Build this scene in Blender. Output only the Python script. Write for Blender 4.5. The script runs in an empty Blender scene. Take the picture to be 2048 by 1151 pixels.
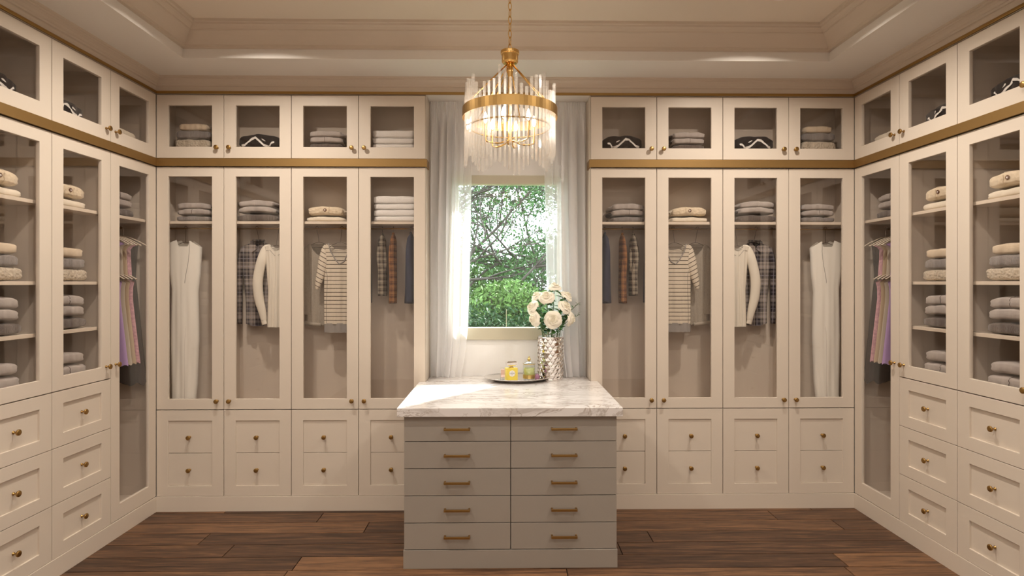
import bpy, math, random
from mathutils import Vector, Matrix, Euler, Quaternion
PI = math.pi
sc = bpy.context.scene
C = sc.collection

# ------------------------------------------------------------------ measures
H = 1.515                       # camera height
CX = -0.032                     # camera x (the room is symmetric about x = 0)
F = 1166.0                      # focal length in pixels of the 2048 frame
TH = 0.01457                    # yaw to the right
W = 2.332                       # half width between cabinet faces
YB = 3.894                      # face of the back cabinets
YW = 4.125                      # window wall
NI = 0.551                      # half width of the window niche
BW = (W - NI) / 4               # bay width
ZS = 2.87                       # soffit height
ZT = 3.05                       # tray ceiling height

def XP(px, Y):
    return CX + Y * math.tan(math.atan((px - 1024) / F) + TH)
def P(px, py, Y):
    x = XP(px, Y); d = (x - CX) * math.sin(TH) + Y * math.cos(TH)
    return x, H + (565 - py) * d / F

# ------------------------------------------------------------------ camera
cam_d = bpy.data.cameras.new('camera'); cam = bpy.data.objects.new('camera', cam_d); C.objects.link(cam)
cam_d.sensor_fit = 'HORIZONTAL'; cam_d.sensor_width = 36; cam_d.lens = 36 * F / 2048
cam_d.shift_y = -10.5 / 2048; cam_d.clip_start = 0.05
cam.location = (CX, 0, H); cam.rotation_euler = (PI / 2, 0, -TH)
sc.camera = cam

# ------------------------------------------------------------------ world, sun, exposure
wd = bpy.data.worlds.new('world'); sc.world = wd; wd.use_nodes = True
nt = wd.node_tree; nt.nodes.clear()
wo = nt.nodes.new('ShaderNodeOutputWorld'); bg = nt.nodes.new('ShaderNodeBackground')
bg.inputs[0].default_value = (0.86, 0.94, 1.0, 1); bg.inputs[1].default_value = 5.6
nt.links.new(bg.outputs[0], wo.inputs[0])

def lamp(name, kind, loc, energy, color, rot=(0, 0, 0), **kw):
    d = bpy.data.lights.new(name, kind); d.energy = energy; d.color = color
    for k, v in kw.items(): setattr(d, k, v)
    o = bpy.data.objects.new(name, d); C.objects.link(o); o.location = loc; o.rotation_euler = rot
    return o
sd = Vector((-0.80, -1.0, -1.02))
sun = lamp('sun', 'SUN', (3, 8, 6), 16.0, (1.0, 0.96, 0.9), angle=0.03)
sun.rotation_euler = sd.to_track_quat('-Z', 'Y').to_euler()
WARM = (1.0, 0.91, 0.81)
DOWN = [(-1.45, 3.07, 17), (1.45, 3.07, 17), (-1.35, 1.9, 13), (1.35, 1.9, 13), (-1.35, 0.6, 4), (1.35, 0.6, 4)]
for i, (x, y, e_) in enumerate(DOWN):
    lamp('downlight_lamp', 'AREA', (x, y, ZT - 0.02), e_, WARM, shape='DISK', size=0.07, spread=math.radians(150))
lamp('added_fill_lamp', 'AREA', (0, 0.3, ZT - 0.02), 42, (1.0, 0.93, 0.86), shape='RECTANGLE', size=2.8, size_y=1.6)  # unseen soft fill added to raise the ambient light, not a ceiling fixture
sc.view_settings.view_transform = 'Standard'; sc.view_settings.look = 'None'
sc.view_settings.gamma = 1; sc.view_settings.use_curve_mapping = False
sc.view_settings.exposure = 0.24

# ------------------------------------------------------------------ materials
def node(t, kind, **inp):
    n = t.nodes.new(kind)
    for k, v in inp.items():
        if k.startswith('p_'): setattr(n, k[2:], v)
        else: n.inputs[k.replace('_', ' ')].default_value = v
    return n
def mat(name, col, rough=0.5, metal=0.0, bump=0.0, bscale=200, bkind='noise', spec=0.5, sheen=0.0, var=0.0, vscale=3.0, bdist=0.002, stretch=(1, 1, 1), trans=0.0):
    m = bpy.data.materials.new(name); m.use_nodes = True; t = m.node_tree
    b = t.nodes['Principled BSDF']
    b.inputs['Base Color'].default_value = (*col, 1); b.inputs['Roughness'].default_value = rough
    b.inputs['Metallic'].default_value = metal; b.inputs['Specular IOR Level'].default_value = spec
    b.inputs['Sheen Weight'].default_value = sheen; b.inputs['Transmission Weight'].default_value = trans
    tc = node(t, 'ShaderNodeTexCoord'); mp = node(t, 'ShaderNodeMapping'); mp.inputs['Scale'].default_value = stretch
    t.links.new(tc.outputs['Object'], mp.inputs[0])
    if var > 0:
        n = node(t, 'ShaderNodeTexNoise', Scale=vscale, Detail=6.0, Roughness=0.6); t.links.new(mp.outputs[0], n.inputs['Vector'])
        r = node(t, 'ShaderNodeMixRGB'); r.inputs[1].default_value = (*[c * (1 - var) for c in col], 1)
        r.inputs[2].default_value = (*[min(1, c * (1 + var)) for c in col], 1)
        t.links.new(n.outputs[0], r.inputs[0]); t.links.new(r.outputs[0], b.inputs['Base Color'])
    if bump > 0:
        if bkind == 'noise': n = node(t, 'ShaderNodeTexNoise', Scale=bscale, Detail=4.0)
        elif bkind == 'voronoi': n = node(t, 'ShaderNodeTexVoronoi', Scale=bscale)
        else:
            n = node(t, 'ShaderNodeTexWave', Scale=bscale, Distortion=1.5, Detail=2.0); n.inputs['Detail Scale'].default_value = 3
            n.bands_direction = 'X' if bkind == 'ribx' else 'DIAGONAL'
        t.links.new(mp.outputs[0], n.inputs['Vector'])
        bp = node(t, 'ShaderNodeBump', Strength=bump, Distance=bdist)
        t.links.new(n.outputs['Distance' if bkind == 'voronoi' else 0], bp.inputs['Height']); t.links.new(bp.outputs[0], b.inputs['Normal'])
    return m
def ramp(t, src, stops):
    r = t.nodes.new('ShaderNodeValToRGB'); r.color_ramp.interpolation = 'CONSTANT'; e = r.color_ramp.elements
    while len(e) > 1: e.remove(e[-1])
    e[0].position = stops[0][0]; e[0].color = (*stops[0][1], 1)
    for p, c in stops[1:]:
        x = e.new(p); x.color = (*c, 1)
    t.links.new(src, r.inputs[0]); return r.outputs[0]
def fract_along(t, d, period, off=0.0):
    tc = node(t, 'ShaderNodeTexCoord'); dt = node(t, 'ShaderNodeVectorMath', p_operation='DOT_PRODUCT')
    t.links.new(tc.outputs['Object'], dt.inputs[0]); dt.inputs[1].default_value = d
    mu = node(t, 'ShaderNodeMath', p_operation='MULTIPLY_ADD'); mu.inputs[1].default_value = 1 / period; mu.inputs[2].default_value = off
    t.links.new(dt.outputs['Value'], mu.inputs[0])
    fr = node(t, 'ShaderNodeMath', p_operation='FRACT'); t.links.new(mu.outputs[0], fr.inputs[0]); return fr.outputs[0]
def plaid(name, dark, light, line, px_=0.07, pz=0.085, off=0.2):
    m = bpy.data.materials.new(name); m.use_nodes = True; t = m.node_tree; b = t.nodes['Principled BSDF']
    b.inputs['Roughness'].default_value = 0.9; b.inputs['Specular IOR Level'].default_value = 0.1
    g0, g1, g2 = (0, 0, 0), (0.5,) * 3, (1, 1, 1)
    outs = []
    for d, p in (((1, 0.35, 0), px_), ((0, 0, 1), pz)):
        f = fract_along(t, d, p, off)
        outs.append((ramp(t, f, [(0, g0), (0.36, g1), (0.5, g0), (0.6, g2), (0.82, g1), (0.92, g2)]), ramp(t, f, [(0, g0), (0.17, g2), (0.2, g0), (0.7, g2), (0.73, g0)])))
    ad = node(t, 'ShaderNodeMixRGB'); ad.inputs[0].default_value = 0.5
    t.links.new(outs[0][0], ad.inputs[1]); t.links.new(outs[1][0], ad.inputs[2])
    mx = node(t, 'ShaderNodeMixRGB'); mx.inputs[1].default_value = (*dark, 1); mx.inputs[2].default_value = (*light, 1)
    t.links.new(ad.outputs[0], mx.inputs[0])
    ln = node(t, 'ShaderNodeMixRGB', p_blend_type='LIGHTEN'); ln.inputs[0].default_value = 1
    t.links.new(outs[0][1], ln.inputs[1]); t.links.new(outs[1][1], ln.inputs[2])
    hf = node(t, 'ShaderNodeMath', p_operation='MULTIPLY'); hf.inputs[1].default_value = 0.55; t.links.new(ln.outputs[0], hf.inputs[0])
    m2 = node(t, 'ShaderNodeMixRGB'); m2.inputs[2].default_value = (*line, 1)
    t.links.new(hf.outputs[0], m2.inputs[0]); t.links.new(mx.outputs[0], m2.inputs[1]); t.links.new(m2.outputs[0], b.inputs['Base Color'])
    return m
def stripes(name, base, line, d, period, width, off=0.0):
    m = bpy.data.materials.new(name); m.use_nodes = True; t = m.node_tree; b = t.nodes['Principled BSDF']
    b.inputs['Roughness'].default_value = 0.9; b.inputs['Specular IOR Level'].default_value = 0.1
    t.links.new(ramp(t, fract_along(t, d, period, off), [(0, base), (1 - width, line)]), b.inputs['Base Color'])
    return m
def see(name, alpha, tint, rough=0.0, col=(1, 1, 1), fres=True, kind='GLOSSY', boost=1.0):
    m = bpy.data.materials.new(name); m.use_nodes = True; t = m.node_tree; t.nodes.clear()
    o = node(t, 'ShaderNodeOutputMaterial'); tr = node(t, 'ShaderNodeBsdfTransparent'); tr.inputs[0].default_value = (*tint, 1)
    gl = node(t, 'ShaderNodeBsdfGlossy'); gl.inputs[0].default_value = (*col, 1); gl.inputs['Roughness'].default_value = rough
    mx = node(t, 'ShaderNodeMixShader')
    if fres:
        lw = node(t, 'ShaderNodeLayerWeight', Blend=0.5); pw_ = node(t, 'ShaderNodeMath', p_operation='POWER'); pw_.inputs[1].default_value = 4.5
        t.links.new(lw.outputs['Facing'], pw_.inputs[0]); fr = node(t, 'ShaderNodeMath', p_operation='MULTIPLY_ADD'); fr.inputs[1].default_value = 0.96; fr.inputs[2].default_value = 0.04
        t.links.new(pw_.outputs[0], fr.inputs[0]); ml = node(t, 'ShaderNodeMath', p_operation='MULTIPLY_ADD')
        ml.inputs[1].default_value = boost; ml.inputs[2].default_value = alpha; ml.use_clamp = True
        t.links.new(fr.outputs[0], ml.inputs[0]); t.links.new(ml.outputs[0], mx.inputs[0])
    else: mx.inputs[0].default_value = alpha
    t.links.new(tr.outputs[0], mx.inputs[1]); t.links.new(gl.outputs[0], mx.inputs[2]); t.links.new(mx.outputs[0], o.inputs[0])
    return m
def cloth_sheer(name, holes, col):
    m = bpy.data.materials.new(name); m.use_nodes = True; t = m.node_tree; t.nodes.clear()
    o = node(t, 'ShaderNodeOutputMaterial'); tr = node(t, 'ShaderNodeBsdfTransparent')
    df = node(t, 'ShaderNodeBsdfDiffuse'); df.inputs[0].default_value = (*col, 1)
    tl = node(t, 'ShaderNodeBsdfTranslucent'); tl.inputs[0].default_value = (*col, 1)
    a = node(t, 'ShaderNodeMixShader'); a.inputs[0].default_value = 0.45
    t.links.new(df.outputs[0], a.inputs[1]); t.links.new(tl.outputs[0], a.inputs[2])
    b = node(t, 'ShaderNodeMixShader'); b.inputs[0].default_value = 1 - holes
    t.links.new(tr.outputs[0], b.inputs[1]); t.links.new(a.outputs[0], b.inputs[2]); t.links.new(b.outputs[0], o.inputs[0])
    return m

M = {}
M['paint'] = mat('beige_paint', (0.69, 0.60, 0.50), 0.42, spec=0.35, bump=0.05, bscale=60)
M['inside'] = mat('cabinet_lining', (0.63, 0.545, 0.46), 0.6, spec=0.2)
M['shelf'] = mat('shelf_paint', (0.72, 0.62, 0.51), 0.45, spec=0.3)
M['island'] = mat('island_paint', (0.34, 0.30, 0.255), 0.45, spec=0.35, bump=0.05, bscale=60)
M['wall'] = mat('wall_paint', (0.90, 0.88, 0.85), 0.7, bump=0.05, bscale=150)
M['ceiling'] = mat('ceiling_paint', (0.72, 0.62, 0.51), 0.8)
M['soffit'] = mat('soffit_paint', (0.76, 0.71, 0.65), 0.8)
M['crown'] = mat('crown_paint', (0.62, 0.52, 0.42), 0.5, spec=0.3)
M['brass'] = mat('brushed_brass', (0.40, 0.245, 0.085), 0.36, metal=1.0, bump=0.04, bscale=300)
M['brass_bright'] = mat('polished_brass', (0.80, 0.52, 0.19), 0.22, metal=1.0)
M['band'] = mat('satin_brass_band', (0.29, 0.172, 0.058), 0.48, metal=0.7, bump=0.03, bscale=300)
M['chrome'] = mat('chrome', (0.9, 0.88, 0.86), 0.06, metal=1.0)
M['silver'] = mat('silver_tray', (0.78, 0.75, 0.72), 0.12, metal=1.0)
M['pane'] = see('door_glass', 0.015, (0.975, 0.965, 0.955), boost=0.6)
M['window_glass'] = see('window_glass', 0.0, (0.97, 0.99, 0.98), boost=0.8)
def crystal():
    m = see('crystal_rod', 0.06, (0.985, 0.98, 0.975), rough=0.08, col=(1.0, 0.98, 0.95), boost=2.0); t = m.node_tree
    o = next(n for n in t.nodes if n.type == 'OUTPUT_MATERIAL'); src = o.inputs[0].links[0].from_socket
    tl = node(t, 'ShaderNodeBsdfTranslucent'); tl.inputs[0].default_value = (0.95, 0.92, 0.88, 1)
    df = node(t, 'ShaderNodeBsdfDiffuse'); df.inputs[0].default_value = (0.92, 0.89, 0.85, 1)
    a = node(t, 'ShaderNodeMixShader'); a.inputs[0].default_value = 0.5; t.links.new(tl.outputs[0], a.inputs[1]); t.links.new(df.outputs[0], a.inputs[2])
    b = node(t, 'ShaderNodeMixShader'); b.inputs[0].default_value = 0.19; t.links.new(src, b.inputs[1]); t.links.new(a.outputs[0], b.inputs[2]); t.links.new(b.outputs[0], o.inputs[0])
    return m
M['crystal'] = crystal()
M['jar_glass'] = see('jar_glass', 0.04, (0.96, 0.97, 0.97), boost=1.3)
M['curtain'] = cloth_sheer('white_voile', 0.13, (0.97, 0.96, 0.96))
M['sheer'] = cloth_sheer('thin_voile', 0.42, (0.95, 0.94, 0.94))
M['window_paint'] = mat('window_frame_paint', (0.56, 0.51, 0.38), 0.5)
# fabrics
M['cream'] = mat('cream_wool', (0.66, 0.54, 0.40), 0.95, spec=0.1, bump=0.5, bscale=350, sheen=0.2, var=0.06, vscale=20)
M['ivory'] = mat('ivory_cotton', (0.78, 0.70, 0.58), 0.95, spec=0.1, bump=0.3, bscale=300, sheen=0.2)
M['cable'] = mat('cream_cable_knit', (0.72, 0.60, 0.44), 0.95, spec=0.1, bump=0.9, bscale=55, bkind='voronoi', sheen=0.2, bdist=0.004)
M['knit'] = mat('chunky_oat_knit', (0.55, 0.47, 0.37), 0.95, spec=0.1, bump=1.0, bscale=75, bkind='voronoi', sheen=0.2, bdist=0.006, var=0.28, vscale=70)
M['grey'] = mat('light_grey_jersey', (0.44, 0.39, 0.36), 0.95, spec=0.1, bump=0.5, bscale=260, sheen=0.3, var=0.10, vscale=60)
M['grey2'] = mat('mid_grey_rib', (0.25, 0.225, 0.215), 0.95, spec=0.1, bump=0.5, bscale=35, bkind='ribx', sheen=0.3, var=0.12, vscale=60)
M['brown'] = mat('taupe_brown_rib', (0.13, 0.105, 0.093), 0.95, spec=0.1, bump=0.6, bscale=40, bkind='ribx', sheen=0.3, var=0.15, vscale=60)
M['dark'] = mat('dark_sleeve', (0.07, 0.06, 0.06), 0.95, spec=0.1, bump=0.4, bscale=200)
M['black'] = mat('black_wool', (0.022, 0.018, 0.018), 0.9, spec=0.15, bump=0.5, bscale=150, sheen=0.1)
M['white'] = mat('white_trim', (0.82, 0.79, 0.75), 0.9, spec=0.1, bump=0.3, bscale=200)
M['towel'] = mat('white_terry', (0.90, 0.87, 0.84), 1.0, spec=0.05, bump=0.9, bscale=170, sheen=0.4, bdist=0.004)
M['dress'] = mat('off_white_crepe', (0.92, 0.88, 0.80), 0.8, spec=0.15, bump=0.2, bscale=120, stretch=(4, 4, 0.5), sheen=0.1)
M['shirt'] = mat('cream_cotton', (0.78, 0.72, 0.62), 0.9, spec=0.1, bump=0.3, bscale=90, stretch=(3, 3, 0.5))
M['marl'] = mat('oatmeal_marl_knit', (0.38, 0.33, 0.27), 0.95, spec=0.1, bump=0.9, bscale=260, var=0.35, vscale=260, stretch=(1, 1, 0.35))
M['tee_grey'] = mat('grey_hem', (0.30, 0.275, 0.26), 0.9, spec=0.1)
M['seam'] = mat('dark_seam', (0.12, 0.10, 0.09), 0.9)
M['seam_light'] = mat('pale_seam', (0.66, 0.60, 0.54), 0.9)
M['purple'] = mat('lilac_satin', (0.50, 0.34, 0.62), 0.6, bump=0.2, bscale=60, stretch=(3, 3, 0.4))
M['stone'] = mat('stone_satin', (0.52, 0.45, 0.35), 0.6, bump=0.2, bscale=60, stretch=(3, 3, 0.4))
M['tan'] = mat('tan_satin', (0.50, 0.38, 0.26), 0.6, bump=0.2, bscale=60, stretch=(3, 3, 0.4))
M['taupe'] = mat('dark_taupe_chiffon', (0.04, 0.032, 0.03), 0.8, bump=0.2, bscale=60, stretch=(3, 3, 0.4))
M['pink'] = mat('pink_lace', (0.72, 0.33, 0.38), 0.8, bump=0.5, bscale=60, bkind='voronoi', var=0.75, vscale=75)
M['wood_hanger'] = mat('pale_hanger', (0.66, 0.57, 0.46), 0.5)
M['wire'] = mat('dark_wire', (0.10, 0.075, 0.055), 0.4, metal=0.6)
M['navy'] = mat('navy_wool', (0.040, 0.045, 0.075), 0.9, spec=0.1)
M['blue'] = mat('slate_blue_cotton', (0.10, 0.115, 0.17), 0.9, spec=0.1)
M['plaid'] = plaid('purple_grey_plaid', (0.022, 0.018, 0.028), (0.40, 0.34, 0.30), (0.42, 0.40, 0.46), 0.10, 0.115)
M['plaid_grey'] = plaid('grey_cream_plaid', (0.045, 0.035, 0.03), (0.46, 0.40, 0.31), (0.10, 0.05, 0.04), 0.032, 0.038)
M['plaid_rust'] = plaid('orange_brown_plaid', (0.09, 0.035, 0.02), (0.42, 0.20, 0.08), (0.06, 0.025, 0.02), 0.03, 0.045)
TB, TL = (0.66, 0.58, 0.47), (0.065, 0.04, 0.03)
M['tee'] = stripes('striped_jersey', TB, TL, (0, 0, 1), 0.027, 0.17)
M['tee_slope'] = stripes('striped_jersey_sleeve', TB, TL, (0.55, 0, 1.0), 0.031, 0.17)
M['tee_slope_m'] = stripes('striped_jersey_sleeve_right', TB, TL, (-0.55, 0, 1.0), 0.031, 0.17)
# vase things
M['petal'] = mat('rose_petal', (0.90, 0.84, 0.70), 0.6, spec=0.2, sheen=0.2, var=0.05, vscale=40)
M['leaf'] = mat('rose_leaf', (0.07, 0.18, 0.045), 0.45, var=0.3, vscale=30)
M['stem'] = mat('rose_stem', (0.09, 0.15, 0.05), 0.5)
M['yellow'] = mat('yellow_glass', (0.80, 0.64, 0.10), 0.08, spec=0.6)
M['gold_edge'] = mat('amber_glass_side', (0.42, 0.28, 0.08), 0.08)
M['label'] = mat('paper_label', (0.86, 0.84, 0.80), 0.6)
M['ink'] = mat('ink', (0.03, 0.03, 0.04), 0.6)
M['pink_glass'] = mat('pink_glass', (0.85, 0.56, 0.46), 0.1)
M['wax'] = mat('lime_wax', (0.62, 0.66, 0.22), 0.5)
M['gold_foil'] = mat('gold_foil', (0.62, 0.45, 0.16), 0.3, metal=0.8)
M['plum'] = mat('plum_glaze', (0.30, 0.14, 0.22), 0.25)
M['bark'] = mat('tree_bark', (0.045, 0.036, 0.03), 0.9, bump=0.5, bscale=30)
def leafy(name, col):
    m = mat(name, col, 0.6, var=0.55, vscale=9, spec=0.2)
    return m
M['foliage_light'] = leafy('light_leaves', (0.080, 0.155, 0.036))
M['foliage_mid'] = leafy('mid_leaves', (0.040, 0.100, 0.026))
M['foliage_dark'] = leafy('dark_leaves', (0.010, 0.040, 0.010))
M['grass'] = mat('grass', (0.06, 0.13, 0.03), 0.9, var=0.4, vscale=6)
M['button'] = mat('horn_button', (0.17, 0.08, 0.04), 0.3)
def emis(name, col, s):
    m = bpy.data.materials.new(name); m.use_nodes = True; b = m.node_tree.nodes['Principled BSDF']
    b.inputs['Base Color'].default_value = (*col, 1); b.inputs['Emission Color'].default_value = (*col, 1); b.inputs['Emission Strength'].default_value = s
    return m
M['bulb'] = emis('glowing_bulb', (1.0, 0.88, 0.72), 80)
M['down'] = emis('downlight_lens', (1.0, 0.85, 0.65), 4)

def wood():
    m = bpy.data.materials.new('dark_oak_floor'); m.use_nodes = True; t = m.node_tree; b = t.nodes['Principled BSDF']
    tc = node(t, 'ShaderNodeTexCoord'); oi = node(t, 'ShaderNodeObjectInfo')
    ad = node(t, 'ShaderNodeVectorMath', p_operation='MULTIPLY_ADD'); cb = node(t, 'ShaderNodeCombineXYZ')
    t.links.new(oi.outputs['Random'], cb.inputs[0]); t.links.new(oi.outputs['Random'], cb.inputs[1])
    t.links.new(cb.outputs[0], ad.inputs[0]); ad.inputs[1].default_value = (37, 19, 0); t.links.new(tc.outputs['Object'], ad.inputs[2])
    mp = node(t, 'ShaderNodeMapping'); mp.inputs['Scale'].default_value = (0.7, 11, 1); t.links.new(ad.outputs[0], mp.inputs[0])
    n = node(t, 'ShaderNodeTexNoise', Scale=4.0, Detail=10.0, Roughness=0.68, Distortion=0.5); t.links.new(mp.outputs[0], n.inputs['Vector'])
    mp2 = node(t, 'ShaderNodeMapping'); mp2.inputs['Scale'].default_value = (3, 90, 1); t.links.new(ad.outputs[0], mp2.inputs[0])
    n2 = node(t, 'ShaderNodeTexNoise', Scale=5.0, Detail=6.0); t.links.new(mp2.outputs[0], n2.inputs['Vector'])
    r = t.nodes.new('ShaderNodeValToRGB'); e = r.color_ramp.elements
    e[0].position = 0.28; e[0].color = (0.022, 0.011, 0.007, 1); e[1].position = 0.74; e[1].color = (0.25, 0.125, 0.058, 1)
    x = e.new(0.5); x.color = (0.088, 0.043, 0.023, 1)
    mx = node(t, 'ShaderNodeMath', p_operation='MULTIPLY_ADD'); t.links.new(n2.outputs[0], mx.inputs[0]); mx.inputs[1].default_value = 0.34; 
    sb = node(t, 'ShaderNodeMath', p_operation='MULTIPLY_ADD'); sp_ = node(t, 'ShaderNodeSeparateColor'); t.links.new(oi.outputs['Color'], sp_.inputs[0]); t.links.new(sp_.outputs[0], sb.inputs[0]); sb.inputs[1].default_value = 0.26; sb.inputs[2].default_value = -0.27
    s2 = node(t, 'ShaderNodeMath', p_operation='ADD'); t.links.new(sb.outputs[0], s2.inputs[0]); t.links.new(n.outputs[0], s2.inputs[1]); t.links.new(s2.outputs[0], mx.inputs[2])
    t.links.new(mx.outputs[0], r.inputs[0]); t.links.new(r.outputs[0], b.inputs['Base Color'])
    b.inputs['Roughness'].default_value = 0.42; b.inputs['Specular IOR Level'].default_value = 0.35
    bp = node(t, 'ShaderNodeBump', Strength=0.35, Distance=0.002); t.links.new(mx.outputs[0], bp.inputs['Height']); t.links.new(bp.outputs[0], b.inputs['Normal'])
    return m
M['wood'] = wood()
def marble():
    m = bpy.data.materials.new('white_marble'); m.use_nodes = True; t = m.node_tree; b = t.nodes['Principled BSDF']
    tc = node(t, 'ShaderNodeTexCoord'); mp = node(t, 'ShaderNodeMapping'); mp.inputs['Rotation'].default_value = (0.5, 0.3, 0.75); mp.inputs['Scale'].default_value = (1.0, 2.0, 1.3)
    t.links.new(tc.outputs['Object'], mp.inputs[0])
    def vein(scale, dist, lo, hi, seed):
        n = node(t, 'ShaderNodeTexNoise', Scale=scale, Detail=9.0, Roughness=0.62, Distortion=dist)
        mm = node(t, 'ShaderNodeVectorMath', p_operation='ADD'); mm.inputs[1].default_value = (seed, seed * 2, 0)
        t.links.new(mp.outputs[0], mm.inputs[0]); t.links.new(mm.outputs[0], n.inputs['Vector'])
        s = node(t, 'ShaderNodeMath', p_operation='SUBTRACT'); s.inputs[1].default_value = 0.5; t.links.new(n.outputs[0], s.inputs[0])
        a = node(t, 'ShaderNodeMath', p_operation='ABSOLUTE'); t.links.new(s.outputs[0], a.inputs[0])
        r = node(t, 'ShaderNodeMapRange'); r.inputs[1].default_value = lo; r.inputs[2].default_value = hi; r.inputs[3].default_value = 1; r.inputs[4].default_value = 0
        t.links.new(a.outputs[0], r.inputs[0]); return r.outputs[0]
    v1 = vein(1.5, 1.2, 0.0, 0.045, 3.1); v2 = vein(3.2, 1.8, 0.0, 0.022, 7.7)
    big = node(t, 'ShaderNodeTexNoise', Scale=1.6, Detail=3.0); t.links.new(mp.outputs[0], big.inputs['Vector'])
    bm = node(t, 'ShaderNodeMapRange'); bm.inputs[1].default_value = 0.34; bm.inputs[2].default_value = 0.56; t.links.new(big.outputs[0], bm.inputs[0])
    ml = node(t, 'ShaderNodeMath', p_operation='MULTIPLY'); t.links.new(v1, ml.inputs[0]); t.links.new(bm.outputs[0], ml.inputs[1])
    m2 = node(t, 'ShaderNodeMath', p_operation='MULTIPLY'); t.links.new(v2, m2.inputs[0]); t.links.new(bm.outputs[0], m2.inputs[1])
    c1 = node(t, 'ShaderNodeMixRGB'); c1.inputs[1].default_value = (0.80, 0.76, 0.73, 1); c1.inputs[2].default_value = (0.57, 0.52, 0.48, 1)
    t.links.new(ml.outputs[0], c1.inputs[0])
    c2 = node(t, 'ShaderNodeMixRGB'); c2.inputs[2].default_value = (0.42, 0.35, 0.30, 1); t.links.new(m2.outputs[0], c2.inputs[0]); t.links.new(c1.outputs[0], c2.inputs[1])
    t.links.new(c2.outputs[0], b.inputs['Base Color']); b.inputs['Roughness'].default_value = 0.16
    return m
M['marble'] = marble()

# ------------------------------------------------------------------ mesh builder
class MB:
    def __init__(s): s.v = []; s.f = []
    def add(s, v, f):
        n = len(s.v); s.v += [tuple(p) for p in v]; s.f += [tuple(i + n for i in q) for q in f]; return s
    def box(s, x0, x1, y0, y1, z0, z1):
        return s.add([(x0, y0, z0), (x1, y0, z0), (x1, y1, z0), (x0, y1, z0), (x0, y0, z1), (x1, y0, z1), (x1, y1, z1), (x0, y1, z1)],
                     [(3, 2, 1, 0), (4, 5, 6, 7), (0, 1, 5, 4), (1, 2, 6, 5), (2, 3, 7, 6), (3, 0, 4, 7)])
    def ring(s, x0, x1, z0, z1, l, r, b, t, y0, y1, rec=None):
        a = [(x0, z0), (x1, z0), (x1, z1), (x0, z1)]; c = [(x0 + l, z0 + b), (x1 - r, z0 + b), (x1 - r, z1 - t), (x0 + l, z1 - t)]
        v = [(x, y0, z) for x, z in a] + [(x, y0, z) for x, z in c] + [(x, y1, z) for x, z in a] + [(x, y1, z) for x, z in c]
        f = []
        for i in range(4):
            j = (i + 1) % 4
            f += [(i, j, 4 + j, 4 + i), (8 + j, 8 + i, 12 + i, 12 + j), (j, i, 8 + i, 8 + j), (4 + i, 4 + j, 12 + j, 12 + i)]
        s.add(v, f)
        if rec is not None:
            s.add([(x, rec, z) for x, z in c], [(0, 1, 2, 3)])
        return s
    def grid(s, fn, nu, nv, cu=False, cv=False):
        v = [fn(i / (nu if cu else nu - 1), j / (nv if cv else nv - 1)) for j in range(nv) for i in range(nu)]
        f = []
        for j in range(nv if cv else nv - 1):
            for i in range(nu if cu else nu - 1):
                a = j * nu + i; b = j * nu + (i + 1) % nu; c = ((j + 1) % nv) * nu + (i + 1) % nu; d = ((j + 1) % nv) * nu + i
                f.append((a, b, c, d))
        return s.add(v, f)
    def lathe(s, prof, n=20, c=(0, 0, 0), axis='z'):
        v = []; f = []
        for r, h in prof:
            for k in range(n):
                a = 2 * PI * k / n
                p = (r * math.cos(a), r * math.sin(a), h)
                if axis == 'y': p = (p[0], h, p[1])
                v.append((p[0] + c[0], p[1] + c[1], p[2] + c[2]))
        for j in range(len(prof) - 1):
            for k in range(n):
                q = (j * n + k, j * n + (k + 1) % n, (j + 1) * n + (k + 1) % n, (j + 1) * n + k)
                f.append(q if axis == 'z' else q[::-1])
        e = tuple(range(n)); g = tuple(range((len(prof) - 1) * n, len(prof) * n))
        f += [e[::-1] if axis == 'z' else e, g if axis == 'z' else g[::-1]]
        return s.add(v, f)
    def tube(s, pts, r, n=8, r2=None, cap=True, closed=False):
        pts = [Vector(p) for p in pts]; m = len(pts)
        rs = r if isinstance(r, (list, tuple)) else [r] * m
        r2s = (r2 if isinstance(r2, (list, tuple)) else [r2] * m) if r2 is not None else rs
        v = []; f = []; side = None
        for i, p in enumerate(pts):
            if closed: d = pts[(i + 1) % m] - pts[i - 1]
            else: d = pts[min(i + 1, m - 1)] - pts[max(i - 1, 0)]
            d.normalize()
            if side is None:
                side = d.cross(Vector((0, 1, 0)))
                if side.length < 0.1: side = d.cross(Vector((1, 0, 0)))
            side = side - d * side.dot(d); side.normalize(); up = side.cross(d)
            for k in range(n):
                a = 2 * PI * k / n
                v.append(p + side * (rs[i] * math.cos(a)) + up * (r2s[i] * math.sin(a)))
        for i in range(m if closed else m - 1):
            for k in range(n):
                j = (i + 1) % m
                f.append((i * n + k, j * n + k, j * n + (k + 1) % n, i * n + (k + 1) % n))
        if cap and not closed: f += [tuple(range(n)), tuple(range((m - 1) * n, m * n))[::-1]]
        return s.add(v, f)

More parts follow.
